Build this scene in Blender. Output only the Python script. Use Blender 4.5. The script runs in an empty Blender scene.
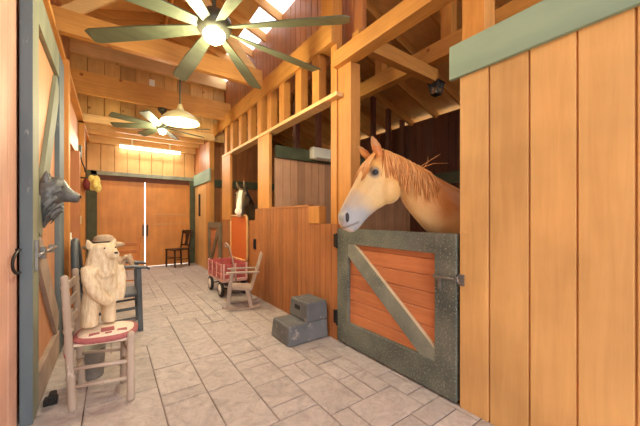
import bpy, bmesh, math, random
from mathutils import Vector, Matrix, noise
random.seed(7)
SC = bpy.context.scene
COL = SC.collection
PI = math.pi

# ------------------------------------------------------------------ materials
def new_mat(name):
    m = bpy.data.materials.new(name); m.use_nodes = True
    nt = m.node_tree
    return m, nt, nt.nodes['Principled BSDF']

def rgb(r, g, b):
    f = lambda c: ((c/255+0.055)/1.055)**2.4 if c/255 > 0.04045 else c/255/12.92
    return (f(r), f(g), f(b), 1)

def ramp(nt, stops):
    r = nt.nodes.new('ShaderNodeValToRGB')
    e = r.color_ramp.elements
    e[0].position, e[0].color = stops[0]
    e[1].position, e[1].color = stops[-1]
    for p, c in stops[1:-1]:
        k = e.new(p); k.color = c
    return r

def island_var(nt, col_socket, lo, hi):
    g = nt.nodes.new('ShaderNodeNewGeometry')
    mr = nt.nodes.new('ShaderNodeMapRange'); mr.inputs[3].default_value = lo; mr.inputs[4].default_value = hi
    nt.links.new(g.outputs['Random Per Island'], mr.inputs[0])
    hs = nt.nodes.new('ShaderNodeHueSaturation')
    nt.links.new(mr.outputs[0], hs.inputs['Value'])
    nt.links.new(col_socket, hs.inputs['Color'])
    return hs.outputs['Color']

def wood(name, c1, c2, axis='z', rough=.55, var=(.86, 1.1), scale=5, bump=.12, knots=None, stretch=.07):
    m, nt, b = new_mat(name)
    tc = nt.nodes.new('ShaderNodeTexCoord')
    mp = nt.nodes.new('ShaderNodeMapping')
    s = {'x': (stretch, 1, 1), 'y': (1, stretch, 1), 'z': (1, 1, stretch)}[axis]
    mp.inputs['Scale'].default_value = tuple(scale*k for k in s)
    nt.links.new(tc.outputs['Object'], mp.inputs['Vector'])
    n = nt.nodes.new('ShaderNodeTexNoise'); n.inputs['Scale'].default_value = 4; n.inputs['Detail'].default_value = 7
    n.inputs['Roughness'].default_value = .65; n.inputs['Distortion'].default_value = .6
    nt.links.new(mp.outputs[0], n.inputs['Vector'])
    stops = [(.28, c1), (.72, c2)]
    r = ramp(nt, stops); nt.links.new(n.outputs['Fac'], r.inputs['Fac'])
    col = r.outputs['Color']
    # broad blotches
    n2 = nt.nodes.new('ShaderNodeTexNoise'); n2.inputs['Scale'].default_value = 2.2; n2.inputs['Detail'].default_value = 3
    nt.links.new(tc.outputs['Object'], n2.inputs['Vector'])
    mr = nt.nodes.new('ShaderNodeMapRange'); mr.inputs[1].default_value = .3; mr.inputs[2].default_value = .7
    mr.inputs[3].default_value = .86; mr.inputs[4].default_value = 1.12
    nt.links.new(n2.outputs['Fac'], mr.inputs[0])
    hs = nt.nodes.new('ShaderNodeHueSaturation'); nt.links.new(mr.outputs[0], hs.inputs['Value']); nt.links.new(col, hs.inputs['Color'])
    col = hs.outputs['Color']
    if knots:
        v = nt.nodes.new('ShaderNodeTexVoronoi'); v.inputs['Scale'].default_value = 2.6
        nt.links.new(tc.outputs['Object'], v.inputs['Vector'])
        kr = ramp(nt, [(.035, (1, 1, 1, 1)), (.09, (0, 0, 0, 1))]); nt.links.new(v.outputs['Distance'], kr.inputs['Fac'])
        mx = nt.nodes.new('ShaderNodeMixRGB'); mx.inputs[2].default_value = knots
        nt.links.new(kr.outputs['Color'], mx.inputs[0]); nt.links.new(col, mx.inputs[1]); col = mx.outputs[0]
    col = island_var(nt, col, *var)
    nt.links.new(col, b.inputs['Base Color'])
    b.inputs['Roughness'].default_value = rough
    bp = nt.nodes.new('ShaderNodeBump'); bp.inputs['Strength'].default_value = bump; bp.inputs['Distance'].default_value = .01
    nt.links.new(n.outputs['Fac'], bp.inputs['Height']); nt.links.new(bp.outputs[0], b.inputs['Normal'])
    return m

def worn(name, base, base2, chip, amount=.6, rough=.7, scale=22, stretch=(1, 1, 1)):
    """weathered paint with lighter scuffs"""
    m, nt, b = new_mat(name)
    tc = nt.nodes.new('ShaderNodeTexCoord')
    mp = nt.nodes.new('ShaderNodeMapping'); mp.inputs['Scale'].default_value = stretch
    nt.links.new(tc.outputs['Object'], mp.inputs['Vector'])
    n = nt.nodes.new('ShaderNodeTexNoise'); n.inputs['Scale'].default_value = 3.5; n.inputs['Detail'].default_value = 5
    nt.links.new(mp.outputs[0], n.inputs['Vector'])
    r = ramp(nt, [(.35, base), (.65, base2)]); nt.links.new(n.outputs['Fac'], r.inputs['Fac'])
    n2 = nt.nodes.new('ShaderNodeTexNoise'); n2.inputs['Scale'].default_value = scale; n2.inputs['Detail'].default_value = 8; n2.inputs['Roughness'].default_value = .75
    nt.links.new(mp.outputs[0], n2.inputs['Vector'])
    r2 = ramp(nt, [(amount, (0, 0, 0, 1)), (min(.99, amount+.08), (1, 1, 1, 1))]); nt.links.new(n2.outputs['Fac'], r2.inputs['Fac'])
    mx = nt.nodes.new('ShaderNodeMixRGB'); mx.inputs[2].default_value = chip
    nt.links.new(r2.outputs['Color'], mx.inputs[0]); nt.links.new(r.outputs['Color'], mx.inputs[1])
    nt.links.new(mx.outputs[0], b.inputs['Base Color'])
    b.inputs['Roughness'].default_value = rough
    bp = nt.nodes.new('ShaderNodeBump'); bp.inputs['Strength'].default_value = .15; bp.inputs['Distance'].default_value = .005
    nt.links.new(n2.outputs['Fac'], bp.inputs['Height']); nt.links.new(bp.outputs[0], b.inputs['Normal'])
    return m

def plain(name, c, rough=.5, metal=0, nscale=30, amt=.12):
    m, nt, b = new_mat(name)
    tc = nt.nodes.new('ShaderNodeTexCoord')
    n = nt.nodes.new('ShaderNodeTexNoise'); n.inputs['Scale'].default_value = nscale; n.inputs['Detail'].default_value = 4
    nt.links.new(tc.outputs['Object'], n.inputs['Vector'])
    lo = tuple(x*(1-amt) for x in c[:3])+(1,); hi = tuple(min(1, x*(1+amt)) for x in c[:3])+(1,)
    r = ramp(nt, [(.3, lo), (.7, hi)]); nt.links.new(n.outputs['Fac'], r.inputs['Fac'])
    nt.links.new(r.outputs['Color'], b.inputs['Base Color'])
    b.inputs['Roughness'].default_value = rough; b.inputs['Metallic'].default_value = metal
    return m

def emit(name, c, s):
    m, nt, b = new_mat(name)
    b.inputs['Base Color'].default_value = c
    b.inputs['Emission Color'].default_value = c; b.inputs['Emission Strength'].default_value = s
    return m

def vcol(name, rough=.6, bump=.0, bscale=60, sheen=0, var=.1):
    m, nt, b = new_mat(name)
    a = nt.nodes.new('ShaderNodeAttribute'); a.attribute_name = 'Col'
    tc = nt.nodes.new('ShaderNodeTexCoord')
    n = nt.nodes.new('ShaderNodeTexNoise'); n.inputs['Scale'].default_value = bscale; n.inputs['Detail'].default_value = 5
    nt.links.new(tc.outputs['Object'], n.inputs['Vector'])
    mr = nt.nodes.new('ShaderNodeMapRange'); mr.inputs[1].default_value = .3; mr.inputs[2].default_value = .7
    mr.inputs[3].default_value = 1-var; mr.inputs[4].default_value = 1+var
    nt.links.new(n.outputs['Fac'], mr.inputs[0])
    hs = nt.nodes.new('ShaderNodeHueSaturation'); nt.links.new(mr.outputs[0], hs.inputs['Value']); nt.links.new(a.outputs['Color'], hs.inputs['Color'])
    nt.links.new(hs.outputs['Color'], b.inputs['Base Color'])
    b.inputs['Roughness'].default_value = rough
    if sheen: b.inputs['Sheen Weight'].default_value = sheen
    if bump:
        bp = nt.nodes.new('ShaderNodeBump'); bp.inputs['Strength'].default_value = bump; bp.inputs['Distance'].default_value = .01
        nt.links.new(n.outputs['Fac'], bp.inputs['Height']); nt.links.new(bp.outputs[0], b.inputs['Normal'])
    return m

def glass(name, c=(.9, .95, .95, 1), rough=.05):
    m, nt, b = new_mat(name)
    b.inputs['Base Color'].default_value = c; b.inputs['Transmission Weight'].default_value = .95
    b.inputs['Roughness'].default_value = rough; b.inputs['IOR'].default_value = 1.2
    return m

M = {}
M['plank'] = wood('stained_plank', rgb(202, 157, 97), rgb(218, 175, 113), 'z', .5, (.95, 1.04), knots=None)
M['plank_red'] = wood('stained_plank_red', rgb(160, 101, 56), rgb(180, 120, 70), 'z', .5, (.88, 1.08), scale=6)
M['plank_left'] = wood('stained_plank_left', rgb(190, 134, 96), rgb(210, 156, 116), 'z', .55, (.92, 1.06), scale=6)
M['plank_near_daylit'] = wood('daylit_near_plank', rgb(216, 166, 144), rgb(232, 188, 168), 'z', .55, (.95, 1.04), scale=6)  # left planks in a paler, pinker tone: daylight put into the colour
M['halfdoor'] = worn('brown_green_frame', rgb(104, 92, 70), rgb(126, 112, 88), rgb(150, 138, 112), .64, .7, 14)
M['pine_worn_lit'] = worn('bare_worn_lit_edge', rgb(196, 180, 146), rgb(214, 200, 168), rgb(130, 130, 116), .62, .7, 30)  # pale worn wood, with light on the edge mixed into the colour
M['brace_grey'] = worn('grey_green_brace', rgb(104, 112, 106), rgb(140, 144, 132), rgb(178, 178, 160), .58, .65, 50)
M['plank_dark'] = wood('dark_stall_plank', rgb(186, 140, 104), rgb(206, 162, 126), 'z', .6, (.8, 1.15), scale=6)
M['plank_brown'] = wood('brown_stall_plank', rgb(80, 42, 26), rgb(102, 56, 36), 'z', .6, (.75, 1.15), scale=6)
M['pine_z'] = wood('pine_upright', rgb(186, 124, 56), rgb(208, 148, 74), 'z', .55, (.88, 1.1), scale=7, knots=rgb(140, 75, 30))
M['pine_x'] = wood('pine_cross', rgb(188, 130, 60), rgb(212, 156, 82), 'x', .55, (.88, 1.1), scale=7, knots=rgb(140, 75, 30))
M['pine_y'] = wood('pine_long', rgb(188, 130, 60), rgb(212, 156, 82), 'y', .55, (.88, 1.1), scale=7, knots=rgb(140, 75, 30))
M['pine_pale'] = wood('pine_pale', rgb(214, 174, 114), rgb(234, 198, 140), 'x', .55, (.92, 1.08), scale=7, knots=rgb(160, 100, 45))
M['ply'] = wood('roof_deck', rgb(214, 166, 98), rgb(236, 190, 122), 'x', .7, (.85, 1.1), scale=3, knots=rgb(140, 75, 32), stretch=.3)
M['gableplank'] = wood('gable_plank', rgb(186, 142, 80), rgb(212, 168, 102), 'z', .6, (.8, 1.12), scale=6, knots=rgb(130, 75, 30))
M['doorpanel'] = wood('door_panel_wood', rgb(202, 132, 58), rgb(218, 150, 72), 'z', .45, (.95, 1.05), scale=4)
M['doorboard_h'] = wood('door_board_wood', rgb(176, 108, 66), rgb(204, 134, 88), 'x', .5, (.9, 1.08), scale=6)
M['doorboard_y'] = wood('door_board_long', rgb(180, 108, 66), rgb(206, 132, 86), 'y', .5, (.9, 1.08), scale=6)
M['trim_green'] = worn('green_trim', rgb(126, 154, 136), rgb(152, 178, 154), rgb(108, 152, 156), .66, .6, 14, (1, .25, 1))
M['frame_green'] = worn('green_door_frame', rgb(72, 82, 78), rgb(112, 118, 108), rgb(160, 164, 146), .55, .65, 70)
M['left_green'] = worn('left_door_frame', rgb(120, 128, 112), rgb(150, 155, 135), rgb(176, 176, 158), .62, .65, 10, (1, 1, .2))
M['left_edge'] = worn('left_door_edge', rgb(76, 92, 102), rgb(106, 122, 130), rgb(165, 170, 165), .62, .65, 16, (1, 1, .2))
M['dkgreen'] = worn('dark_green_rail', rgb(64, 72, 52), rgb(86, 92, 68), rgb(110, 112, 84), .68, .7, 12)
M['floorpaver'] = None
M['black'] = plain('black_iron', rgb(32, 30, 30), .5, .3)
M['steel'] = plain('galvanised_steel', rgb(140, 140, 138), .4, .8)
M['castgrey'] = plain('cast_grey', rgb(98, 101, 103), .45, .25, 25, .25)
M['fanblade'] = wood('fan_blade', rgb(84, 92, 72), rgb(106, 114, 90), 'x', .5, (1, 1), scale=4)
M['fanmetal'] = plain('fan_metal', rgb(90, 92, 80), .4, .5)
M['cream'] = plain('cream_enamel', rgb(214, 206, 160), .35, 0, 8, .06)
M['white'] = plain('white_plastic', rgb(240, 246, 232), .4, 0, 8, .04)
M['beige'] = plain('beige_plastic', rgb(205, 196, 165), .45, 0, 8, .05)
M['greenbox'] = plain('green_box', rgb(88, 96, 70), .5)
M['glow'] = emit('lamp_glow', (1, .9, .72, 1), 14)
M['tubeglow'] = emit('tube_glow', (1, .97, .88, 1), 9)
M['rubgrey'] = worn('grey_plastic', rgb(92, 95, 98), rgb(114, 116, 117), rgb(168, 160, 150), .58, .6, 9)
M['oldwood'] = worn('weathered_wood', rgb(164, 148, 134), rgb(190, 175, 160), rgb(214, 204, 192), .58, .75, 18, (1, 1, .3))
M['oldwood2'] = worn('weathered_grey_wood', rgb(152, 134, 122), rgb(180, 160, 145), rgb(205, 190, 176), .6, .75, 18)
M['blackwood'] = worn('black_painted_wood', rgb(62, 68, 74), rgb(86, 92, 98), rgb(134, 140, 144), .64, .5, 12)
M['darkchair'] = plain('dark_brown_wood', rgb(46, 30, 24), .35)
M['brownwood'] = wood('brown_chair_wood', rgb(170, 98, 46), rgb(200, 124, 62), 'z', .5, (.9, 1.1))
M['cushion_white'] = plain('cream_cloth', rgb(226, 212, 194), .85, 0, 60, .12)
M['cushion_red'] = plain('faded_red_cloth', rgb(166, 98, 100), .85, 0, 60, .15)
M['red'] = plain('faded_red_paint', rgb(172, 82, 82), .5, 0, 20, .18)
M['redpale'] = plain('pale_worn_edge', rgb(214, 170, 160), .6)
M['rubber'] = plain('black_rubber', rgb(36, 34, 34), .7)
M['hub'] = plain('white_hub', rgb(222, 212, 204), .5)
M['carved'] = wood('carved_pale_wood', rgb(204, 174, 128), rgb(246, 236, 208), 'z', .75, (1, 1), scale=12, bump=.9, stretch=.22)
M['carved2'] = wood('carved_tan_wood', rgb(176, 146, 118), rgb(212, 184, 152), 'z', .75, (1, 1), scale=12, bump=.5, stretch=.3)
M['straw'] = plain('grey_straw', rgb(172, 150, 128), .8, 0, 90, .25)
M['bandcloth'] = plain('dark_band', rgb(52, 42, 40), .8)
M['zinc'] = plain('zinc_bucket', rgb(138, 134, 130), .5, .2, 12, .2)
M['orangemesh'] = None
M['tanframe'] = plain('tan_frame', rgb(206, 158, 98), .5)
M['yellow'] = plain('yellow_cloth', rgb(226, 208, 120), .8, 0, 40, .25)
M['maroon'] = plain('maroon_cloth', rgb(110, 40, 40), .8, 0, 40, .2)
M['cordwhite'] = plain('white_cord', rgb(225, 205, 190), .6)
M['glass'] = glass('lantern_glass')
M['dirt'] = plain('stall_dirt', rgb(120, 92, 66), .95, 0, 14, .3)
M['ground'] = plain('gravel_ground', rgb(186, 176, 160), .95, 0, 10, .2)
M['eye'] = plain('horse_eye', rgb(40, 46, 60), .08)
M['nostril'] = plain('horse_nostril', rgb(52, 50, 56), .6)
M['coat'] = vcol('horse_coat', .55, .06, 90, .15, .06)
M['mane'] = wood('horse_mane', rgb(204, 136, 72), rgb(228, 174, 108), 'z', .5, (.72, 1.18), scale=20)
M['darkmane'] = plain('dark_mane', rgb(38, 28, 24), .5)

# meshed orange panel of the stall guard
m, nt, b = new_mat('orange_weave')
tc = nt.nodes.new('ShaderNodeTexCoord'); ck = nt.nodes.new('ShaderNodeTexChecker'); ck.inputs['Scale'].default_value = 60
ck.inputs['Color1'].default_value = rgb(214, 112, 40); ck.inputs['Color2'].default_value = rgb(190, 88, 28)
nt.links.new(tc.outputs['Object'], ck.inputs['Vector']); nt.links.new(ck.outputs['Color'], b.inputs['Base Color']); b.inputs['Roughness'].default_value = .6
M['orangemesh'] = m

# stamped stone floor
m, nt, b = new_mat('stamped_stone')
tc = nt.nodes.new('ShaderNodeTexCoord')
n = nt.nodes.new('ShaderNodeTexNoise'); n.inputs['Scale'].default_value = 7; n.inputs['Detail'].default_value = 10; n.inputs['Roughness'].default_value = .7; n.inputs['Distortion'].default_value = 1.6
nt.links.new(tc.outputs['Object'], n.inputs['Vector'])
r = ramp(nt, [(.25, rgb(148, 139, 136)), (.5, rgb(180, 171, 167)), (.8, rgb(205, 197, 192))]); nt.links.new(n.outputs['Fac'], r.inputs['Fac'])
c = island_var(nt, r.outputs['Color'], .9, 1.07)
nt.links.new(c, b.inputs['Base Color']); b.inputs['Roughness'].default_value = .75
n3 = nt.nodes.new('ShaderNodeTexNoise'); n3.inputs['Scale'].default_value = 14; n3.inputs['Detail'].default_value = 6; n3.inputs['Distortion'].default_value = 1.5
nt.links.new(tc.outputs['Object'], n3.inputs['Vector'])
bp = nt.nodes.new('ShaderNodeBump'); bp.inputs['Strength'].default_value = .8; bp.inputs['Distance'].default_value = .015
nt.links.new(n3.outputs['Fac'], bp.inputs['Height']); nt.links.new(bp.outputs[0], b.inputs['Normal'])
M['floorpaver'] = m
M['grout'] = plain('floor_joint', rgb(128, 116, 110), .95, 0, 3.5, .75)

# translucent skylight
m = bpy.data.materials.new('skylight_sheet'); m.use_nodes = True; nt = m.node_tree
for nn in list(nt.nodes): nt.nodes.remove(nn)
o_ = nt.nodes.new('ShaderNodeOutputMaterial'); t_ = nt.nodes.new('ShaderNodeBsdfTranslucent'); t_.inputs[0].default_value = (.95, .97, 1, 1)
d_ = nt.nodes.new('ShaderNodeBsdfDiffuse'); d_.inputs[0].default_value = (.9, .9, .9, 1)
x_ = nt.nodes.new('ShaderNodeMixShader'); x_.inputs[0].default_value = .2
nt.links.new(t_.outputs[0], x_.inputs[1]); nt.links.new(d_.outputs[0], x_.inputs[2]); nt.links.new(x_.outputs[0], o_.inputs[0])
M['skylight'] = m

# ------------------------------------------------------------------ builders
class MB:
    def __init__(s): s.bm = bmesh.new()
    def box(s, x0, x1, y0, y1, z0, z1):
        v = [s.bm.verts.new((x, y, z)) for x in (x0, x1) for y in (y0, y1) for z in (z0, z1)]
        for f in ((0, 1, 3, 2), (4, 6, 7, 5), (0, 4, 5, 1), (2, 3, 7, 6), (0, 2, 6, 4), (1, 5, 7, 3)):
            s.bm.faces.new([v[i] for i in f])
        return s
    def beam(s, p0, p1, w, h, up=(0, 0, 1), w1=None, h1=None):
        p0, p1 = Vector(p0), Vector(p1); d = (p1-p0).normalized(); up = Vector(up)
        sd = d.cross(up)
        if sd.length < 1e-4: sd = d.cross(Vector((1, 0, 0)))
        sd.normalize(); u = sd.cross(d)
        rings = []
        for p, ww, hh in ((p0, w, h), (p1, w1 or w, h1 or h)):
            rings.append([s.bm.verts.new(p+sd*a*ww/2+u*b*hh/2) for a, b in ((-1, -1), (1, -1), (1, 1), (-1, 1))])
        a, b = rings
        for i in range(4): s.bm.faces.new((a[i], a[(i+1) % 4], b[(i+1) % 4], b[i]))
        s.bm.faces.new(a[::-1]); s.bm.faces.new(b)
        return s
    def rings(s, rr, cap=True):
        vs = [[s.bm.verts.new(p) for p in r] for r in rr]
        n = len(vs[0])
        for a, b in zip(vs, vs[1:]):
            for i in range(n): s.bm.faces.new((a[i], a[(i+1) % n], b[(i+1) % n], b[i]))
        if cap: s.bm.faces.new(vs[0][::-1]); s.bm.faces.new(vs[-1])
        return s
    def loft(s, specs, n=16, pw=2.0):
        """specs: (centre, u, v)"""
        rr = []
        for c, u, v in specs:
            c, u, v = Vector(c), Vector(u), Vector(v); ring = []
            for i in range(n):
                t = 2*PI*i/n; ct, st = math.cos(t), math.sin(t)
                a = math.copysign(abs(ct)**(2/pw), ct); b_ = math.copysign(abs(st)**(2/pw), st)
                ring.append(c+u*a+v*b_)
            rr.append(ring)
        return s.rings(rr)
    def tube(s, path, r, n=8, r1=None):
        P = [Vector(p) for p in path]; m = len(P); rr = []
        prev = None
        for i, p in enumerate(P):
            d = (P[min(i+1, m-1)]-P[max(i-1, 0)]).normalized()
            if prev is None:
                prev = d.cross(Vector((0, 0, 1)))
                if prev.length < .05: prev = d.cross(Vector((1, 0, 0)))
            u = (prev-d*prev.dot(d)).normalized(); v = d.cross(u); prev = u
            k = r if r1 is None else r+(r1-r)*i/(m-1)
            if callable(r): k = r(i/(m-1))
            rr.append([p+u*k*math.cos(2*PI*j/n)+v*k*math.sin(2*PI*j/n) for j in range(n)])
        return s.rings(rr)
    def lathe(s, prof, c=(0, 0, 0), axis=(0, 0, 1), n=24, cap=True):
        a = Vector(axis).normalized(); u = a.orthogonal().normalized(); v = a.cross(u); c = Vector(c)
        return s.rings([[c+a*z+u*max(r, 1e-4)*math.cos(2*PI*j/n)+v*max(r, 1e-4)*math.sin(2*PI*j/n) for j in range(n)] for r, z in prof], cap)
    def cyl(s, p0, p1, r, n=16, r1=None): return s.tube([p0, p1], r, n, r1 if r1 is not None else r)
    def ball(s, c, r, sc=(1, 1, 1), n=16, rot=None):
        mtx = Matrix.Translation(Vector(c)) @ (rot.to_4x4() if rot else Matrix()) @ Matrix.Diagonal((sc[0]*r, sc[1]*r, sc[2]*r, 1))
        bmesh.ops.create_uvsphere(s.bm, u_segments=n, v_segments=max(6, n//2), radius=1, matrix=mtx); return s
    def prism(s, pts, off):
        """closed outline of 3-D points extruded by the vector off"""
        off = Vector(off); a = [s.bm.verts.new(p) for p in pts]; b_ = [s.bm.verts.new(Vector(p)+off) for p in pts]; n = len(a)
        s.bm.faces.new(a[::-1]); s.bm.faces.new(b_)
        for i in range(n): s.bm.faces.new((a[i], a[(i+1) % n], b_[(i+1) % n], b_[i]))
        return s
    def build(s, name, mat, parent=None, bevel=0, smooth=False, local=False, sub=0):
        bm = s.bm
        bmesh.ops.recalc_face_normals(bm, faces=bm.faces)
        if smooth:
            for f in bm.faces: f.smooth = True
        me = bpy.data.meshes.new(name); 
        ob = bpy.data.objects.new(name, me); COL.objects.link(ob)
        if parent is not None:
            ob.parent = parent
            if not local:
                o = parent
                off = Vector((0, 0, 0))
                while o is not None: off += o.location; o = o.parent
                bmesh.ops.translate(bm, verts=bm.verts, vec=-off)
        else:
            xs = [v.co for v in bm.verts]
            lo = Vector((min(v.x for v in xs), min(v.y for v in xs), min(v.z for v in xs))); hi = Vector((max(v.x for v in xs), max(v.y for v in xs), max(v.z for v in xs)))
            c = Vector(((lo.x+hi.x)/2, (lo.y+hi.y)/2, lo.z))
            if not local:
                bmesh.ops.translate(bm, verts=bm.verts, vec=-c); ob.location = c
        bm.to_mesh(me); bm.free()
        me.materials.append(mat)
        if bevel:
            md = ob.modifiers.new('Bevel', 'BEVEL'); md.width = bevel; md.segments = 2; md.limit_method = 'ANGLE'; md.angle_limit = .6
        if sub:
            md = ob.modifiers.new('Subsurf', 'SUBSURF'); md.levels = sub; md.render_levels = sub
        return ob

def tag(o, label=None, cat=None, group=None, kind=None):
    if label: o['label'] = label
    if cat: o['category'] = cat
    if group: o['group'] = group
    if kind: o['kind'] = kind
    return o
def empty(name, loc, label, cat, group=None, rz=0, kind=None):
    o = bpy.data.objects.new(name, None); COL.objects.link(o); o.location = loc; o.rotation_euler.z = rz
    o.empty_display_size = .1
    return tag(o, label, cat, group, kind)
def struct(name, mb, mat, label=None, cat=None, bevel=0, group=None):
    return tag(mb.build(name, mat, None, bevel), label, cat, group, 'structure')
def copy_tree(o, parent=None):
    c = o.copy(); COL.objects.link(c)
    if parent is not None: c.parent = parent
    for ch in [k for k in SC.objects if k.parent == o]: copy_tree(ch, c)
    return c
def remeshed(mb, voxel, smooth=6, keep=None):
    """one continuous surface out of overlapping lofts -> bmesh"""
    bm = mb.bm; bmesh.ops.recalc_face_normals(bm, faces=bm.faces)
    me = bpy.data.meshes.new('tmp'); bm.to_mesh(me); bm.free()
    ob = bpy.data.objects.new('tmp', me); COL.objects.link(ob)
    md = ob.modifiers.new('r', 'REMESH'); md.mode = 'VOXEL'; md.voxel_size = voxel
    ms = ob.modifiers.new('s', 'SMOOTH'); ms.factor = .5; ms.iterations = smooth
    dg = bpy.context.evaluated_depsgraph_get(); dg.update()
    me2 = bpy.data.meshes.new_from_object(ob.evaluated_get(dg))
    bpy.data.objects.remove(ob); bpy.data.meshes.remove(me)
    r = MB(); r.bm.from_mesh(me2); bpy.data.meshes.remove(me2)
    return r
def paint(ob, fn):
    me = ob.data; a = me.color_attributes.new('Col', 'FLOAT_COLOR', 'POINT')
    for i, v in enumerate(me.vertices): a.data[i].color = fn(v.co, v.normal)

def planks_y(mb, x0, x1, y0, y1, z0, z1, w, gap=.006, cham=.008):
    """vertical planks in a wall that runs along y, chamfered edges as V grooves"""
    n = max(1, round((y1-y0)/w)); w = (y1-y0)/n
    for i in range(n):
        a, b_ = y0+i*w, y0+(i+1)*w
        xm = (x0+x1)/2
        for k in (0,):
            pts = [(x0, a+cham), (x0, b_-cham), (x0+cham, b_-gap/2), (x1, b_-gap/2), (x1, a+gap/2), (x0+cham, a+gap/2)]
        mb.prism([(p[0], p[1], z0) for p in pts], (0, 0, z1-z0))
def planks_y_r(mb, x0, x1, y0, y1, z0, z1, w, gap=.006, cham=.008):
    n = max(1, round((y1-y0)/w)); w = (y1-y0)/n
    for i in range(n):
        a, b_ = y0+i*w, y0+(i+1)*w
        pts = [(x1, a+cham), (x1, b_-cham), (x1-cham, b_-gap/2), (x0, b_-gap/2), (x0, a+gap/2), (x1-cham, a+gap/2)]
        mb.prism([(p[0], p[1], z0) for p in pts], (0, 0, z1-z0))
def planks_x(mb, x0, x1, y0, y1, z0, z1, w, gap=.006, cham=.008):
    """vertical planks in a wall along x, face at y0"""
    n = max(1, round((x1-x0)/w)); w = (x1-x0)/n
    for i in range(n):
        a, b_ = x0+i*w, x0+(i+1)*w
        pts = [(a+cham, y0), (b_-cham, y0), (b_-gap/2, y0+cham), (b_-gap/2, y1), (a+gap/2, y1), (a+gap/2, y0+cham)]
        mb.prism([(p[0], p[1], z0) for p in pts], (0, 0, z1-z0))

RX = 1.95      # aisle face of the right wall
LX = -.5       # aisle face of the left wall
def roof_z(x): return 4.86-.32*abs(x-.77)     # underside of the rafters

# ------------------------------------------------------------------ ground and floor
struct('ground', MB().box(-14, 16, -16, 18, -.3, -.12), M['ground'], 'pale ground outside the barn', 'ground')
struct('floor_stall', MB().box(2.0, 5.9, -1.6, 9.1, -.11, -.004), M['dirt'], 'brown dirt floor of the stalls behind the dutch door', 'floor')
fl = MB(); fl.box(-.62, 2.0, -1.6, 9.1, -.1, -.008)
base = fl.build('floor', M['grout']); tag(base, 'pale stamped stone aisle floor of irregular rectangular slabs', 'floor', None, 'structure')
# irregular ashlar slabs over the joint bed, one mesh
cell = .148; nx, ny = int(2.6/cell)+1, int(10.6/cell)+1
used = [[False]*ny for _ in range(nx)]
sl = MB()
sizes = [(2, 3), (3, 2), (3, 3), (2, 2), (3, 4), (4, 3), (1, 2), (2, 1), (2, 4), (3, 5)]
for j in range(ny):
    for i in range(nx):
        if used[i][j]: continue
        opt = sizes[:]; random.shuffle(opt); opt += [(1, 1)]
        for w_, l_ in opt:
            if i+w_ <= nx and j+l_ <= ny and all(not used[i+a][j+b_] for a in range(w_) for b_ in range(l_)): break
        for a in range(w_):
            for b_ in range(l_): used[i+a][j+b_] = True
        g = .004; x0 = -.6+i*cell+g; x1 = min(1.99, -.6+(i+w_)*cell-g); y0 = -1.58+j*cell+g; y1 = min(9.08, -1.58+(j+l_)*cell-g)
        if x1-x0 < .04 or y1-y0 < .04: continue
        dz = random.uniform(-.0015, .0015); c = .006
        lo = [(x0, y0), (x1, y0), (x1, y1), (x0, y1)]; hi = [(x0+c, y0+c), (x1-c, y0+c), (x1-c, y1-c), (x0+c, y1-c)]
        sl.rings([[Vector((p[0], p[1], -.009)) for p in lo], [Vector((p[0], p[1], -.003+dz)) for p in lo], [Vector((p[0], p[1], .0+dz)) for p in hi]])
fs = sl.build('floor_slabs', M['floorpaver'], base)

# ------------------------------------------------------------------ right wall, near planks
w = MB()
ys = [-1.6, -.95, -.55, -.2, .045, .249, .457, .669, .888, 1.085]
for a, b_ in zip(ys, ys[1:]):
    pts = [(RX, a+.008), (RX, b_-.008), (RX+.009, b_-.003), (RX+.035, b_-.003), (RX+.035, a+.003), (RX+.009, a+.003)]
    w.prism([(p[0], p[1], 0) for p in pts], (0, 0, 2.5))
w.box(RX+.016, RX+.04, -1.6, 1.085, 0, 2.5)
struct('wall_right', w, M['plank'], 'orange stained plank wall at the right, beside the dutch door', 'wall')
struct('trim_1', MB().box(RX-.03, RX+.0, -1.6, 1.14, 2.262, 2.492), M['trim_green'], 'wide pale green board along the top of the near plank wall', 'trim', .004)
struct('post', MB().box(RX+.04, RX+.19, .935, 1.085, 0, roof_z(2.05)), M['pine_z'], 'pine post rising above the near plank wall', 'post', .004)
struct('header_beam', MB().box(RX+.04, RX+.12, -1.6, .93, 2.93, 3.14), M['pine_y'], 'pine beam above the near plank wall', 'beam', .003)

# post with dutch door hinges
struct('post', MB().box(RX+.065, RX+.2, 2.28, 2.49, 0, 2.93), M['pine_z'], 'bright pine post beside the near horse', 'post', .004)
struct('post', MB().box(RX+.05, RX+.17, 2.495, 2.6, 0, 3.21), M['pine_z'], 'narrow pine stud behind the post beside the near horse', 'post', .004)
struct('post', MB().box(RX+.02, RX+.16, 2.53, 2.75, 3.21, roof_z(2.05)), M['pine_z'], 'upper pine post above the near horse post', 'post', .004)
struct('header_beam', MB().box(RX, RX+.14, 1.09, 2.5, 2.93, 3.09), M['pine_y'], 'orange pine beam over the near stall opening', 'beam', .004)

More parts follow.
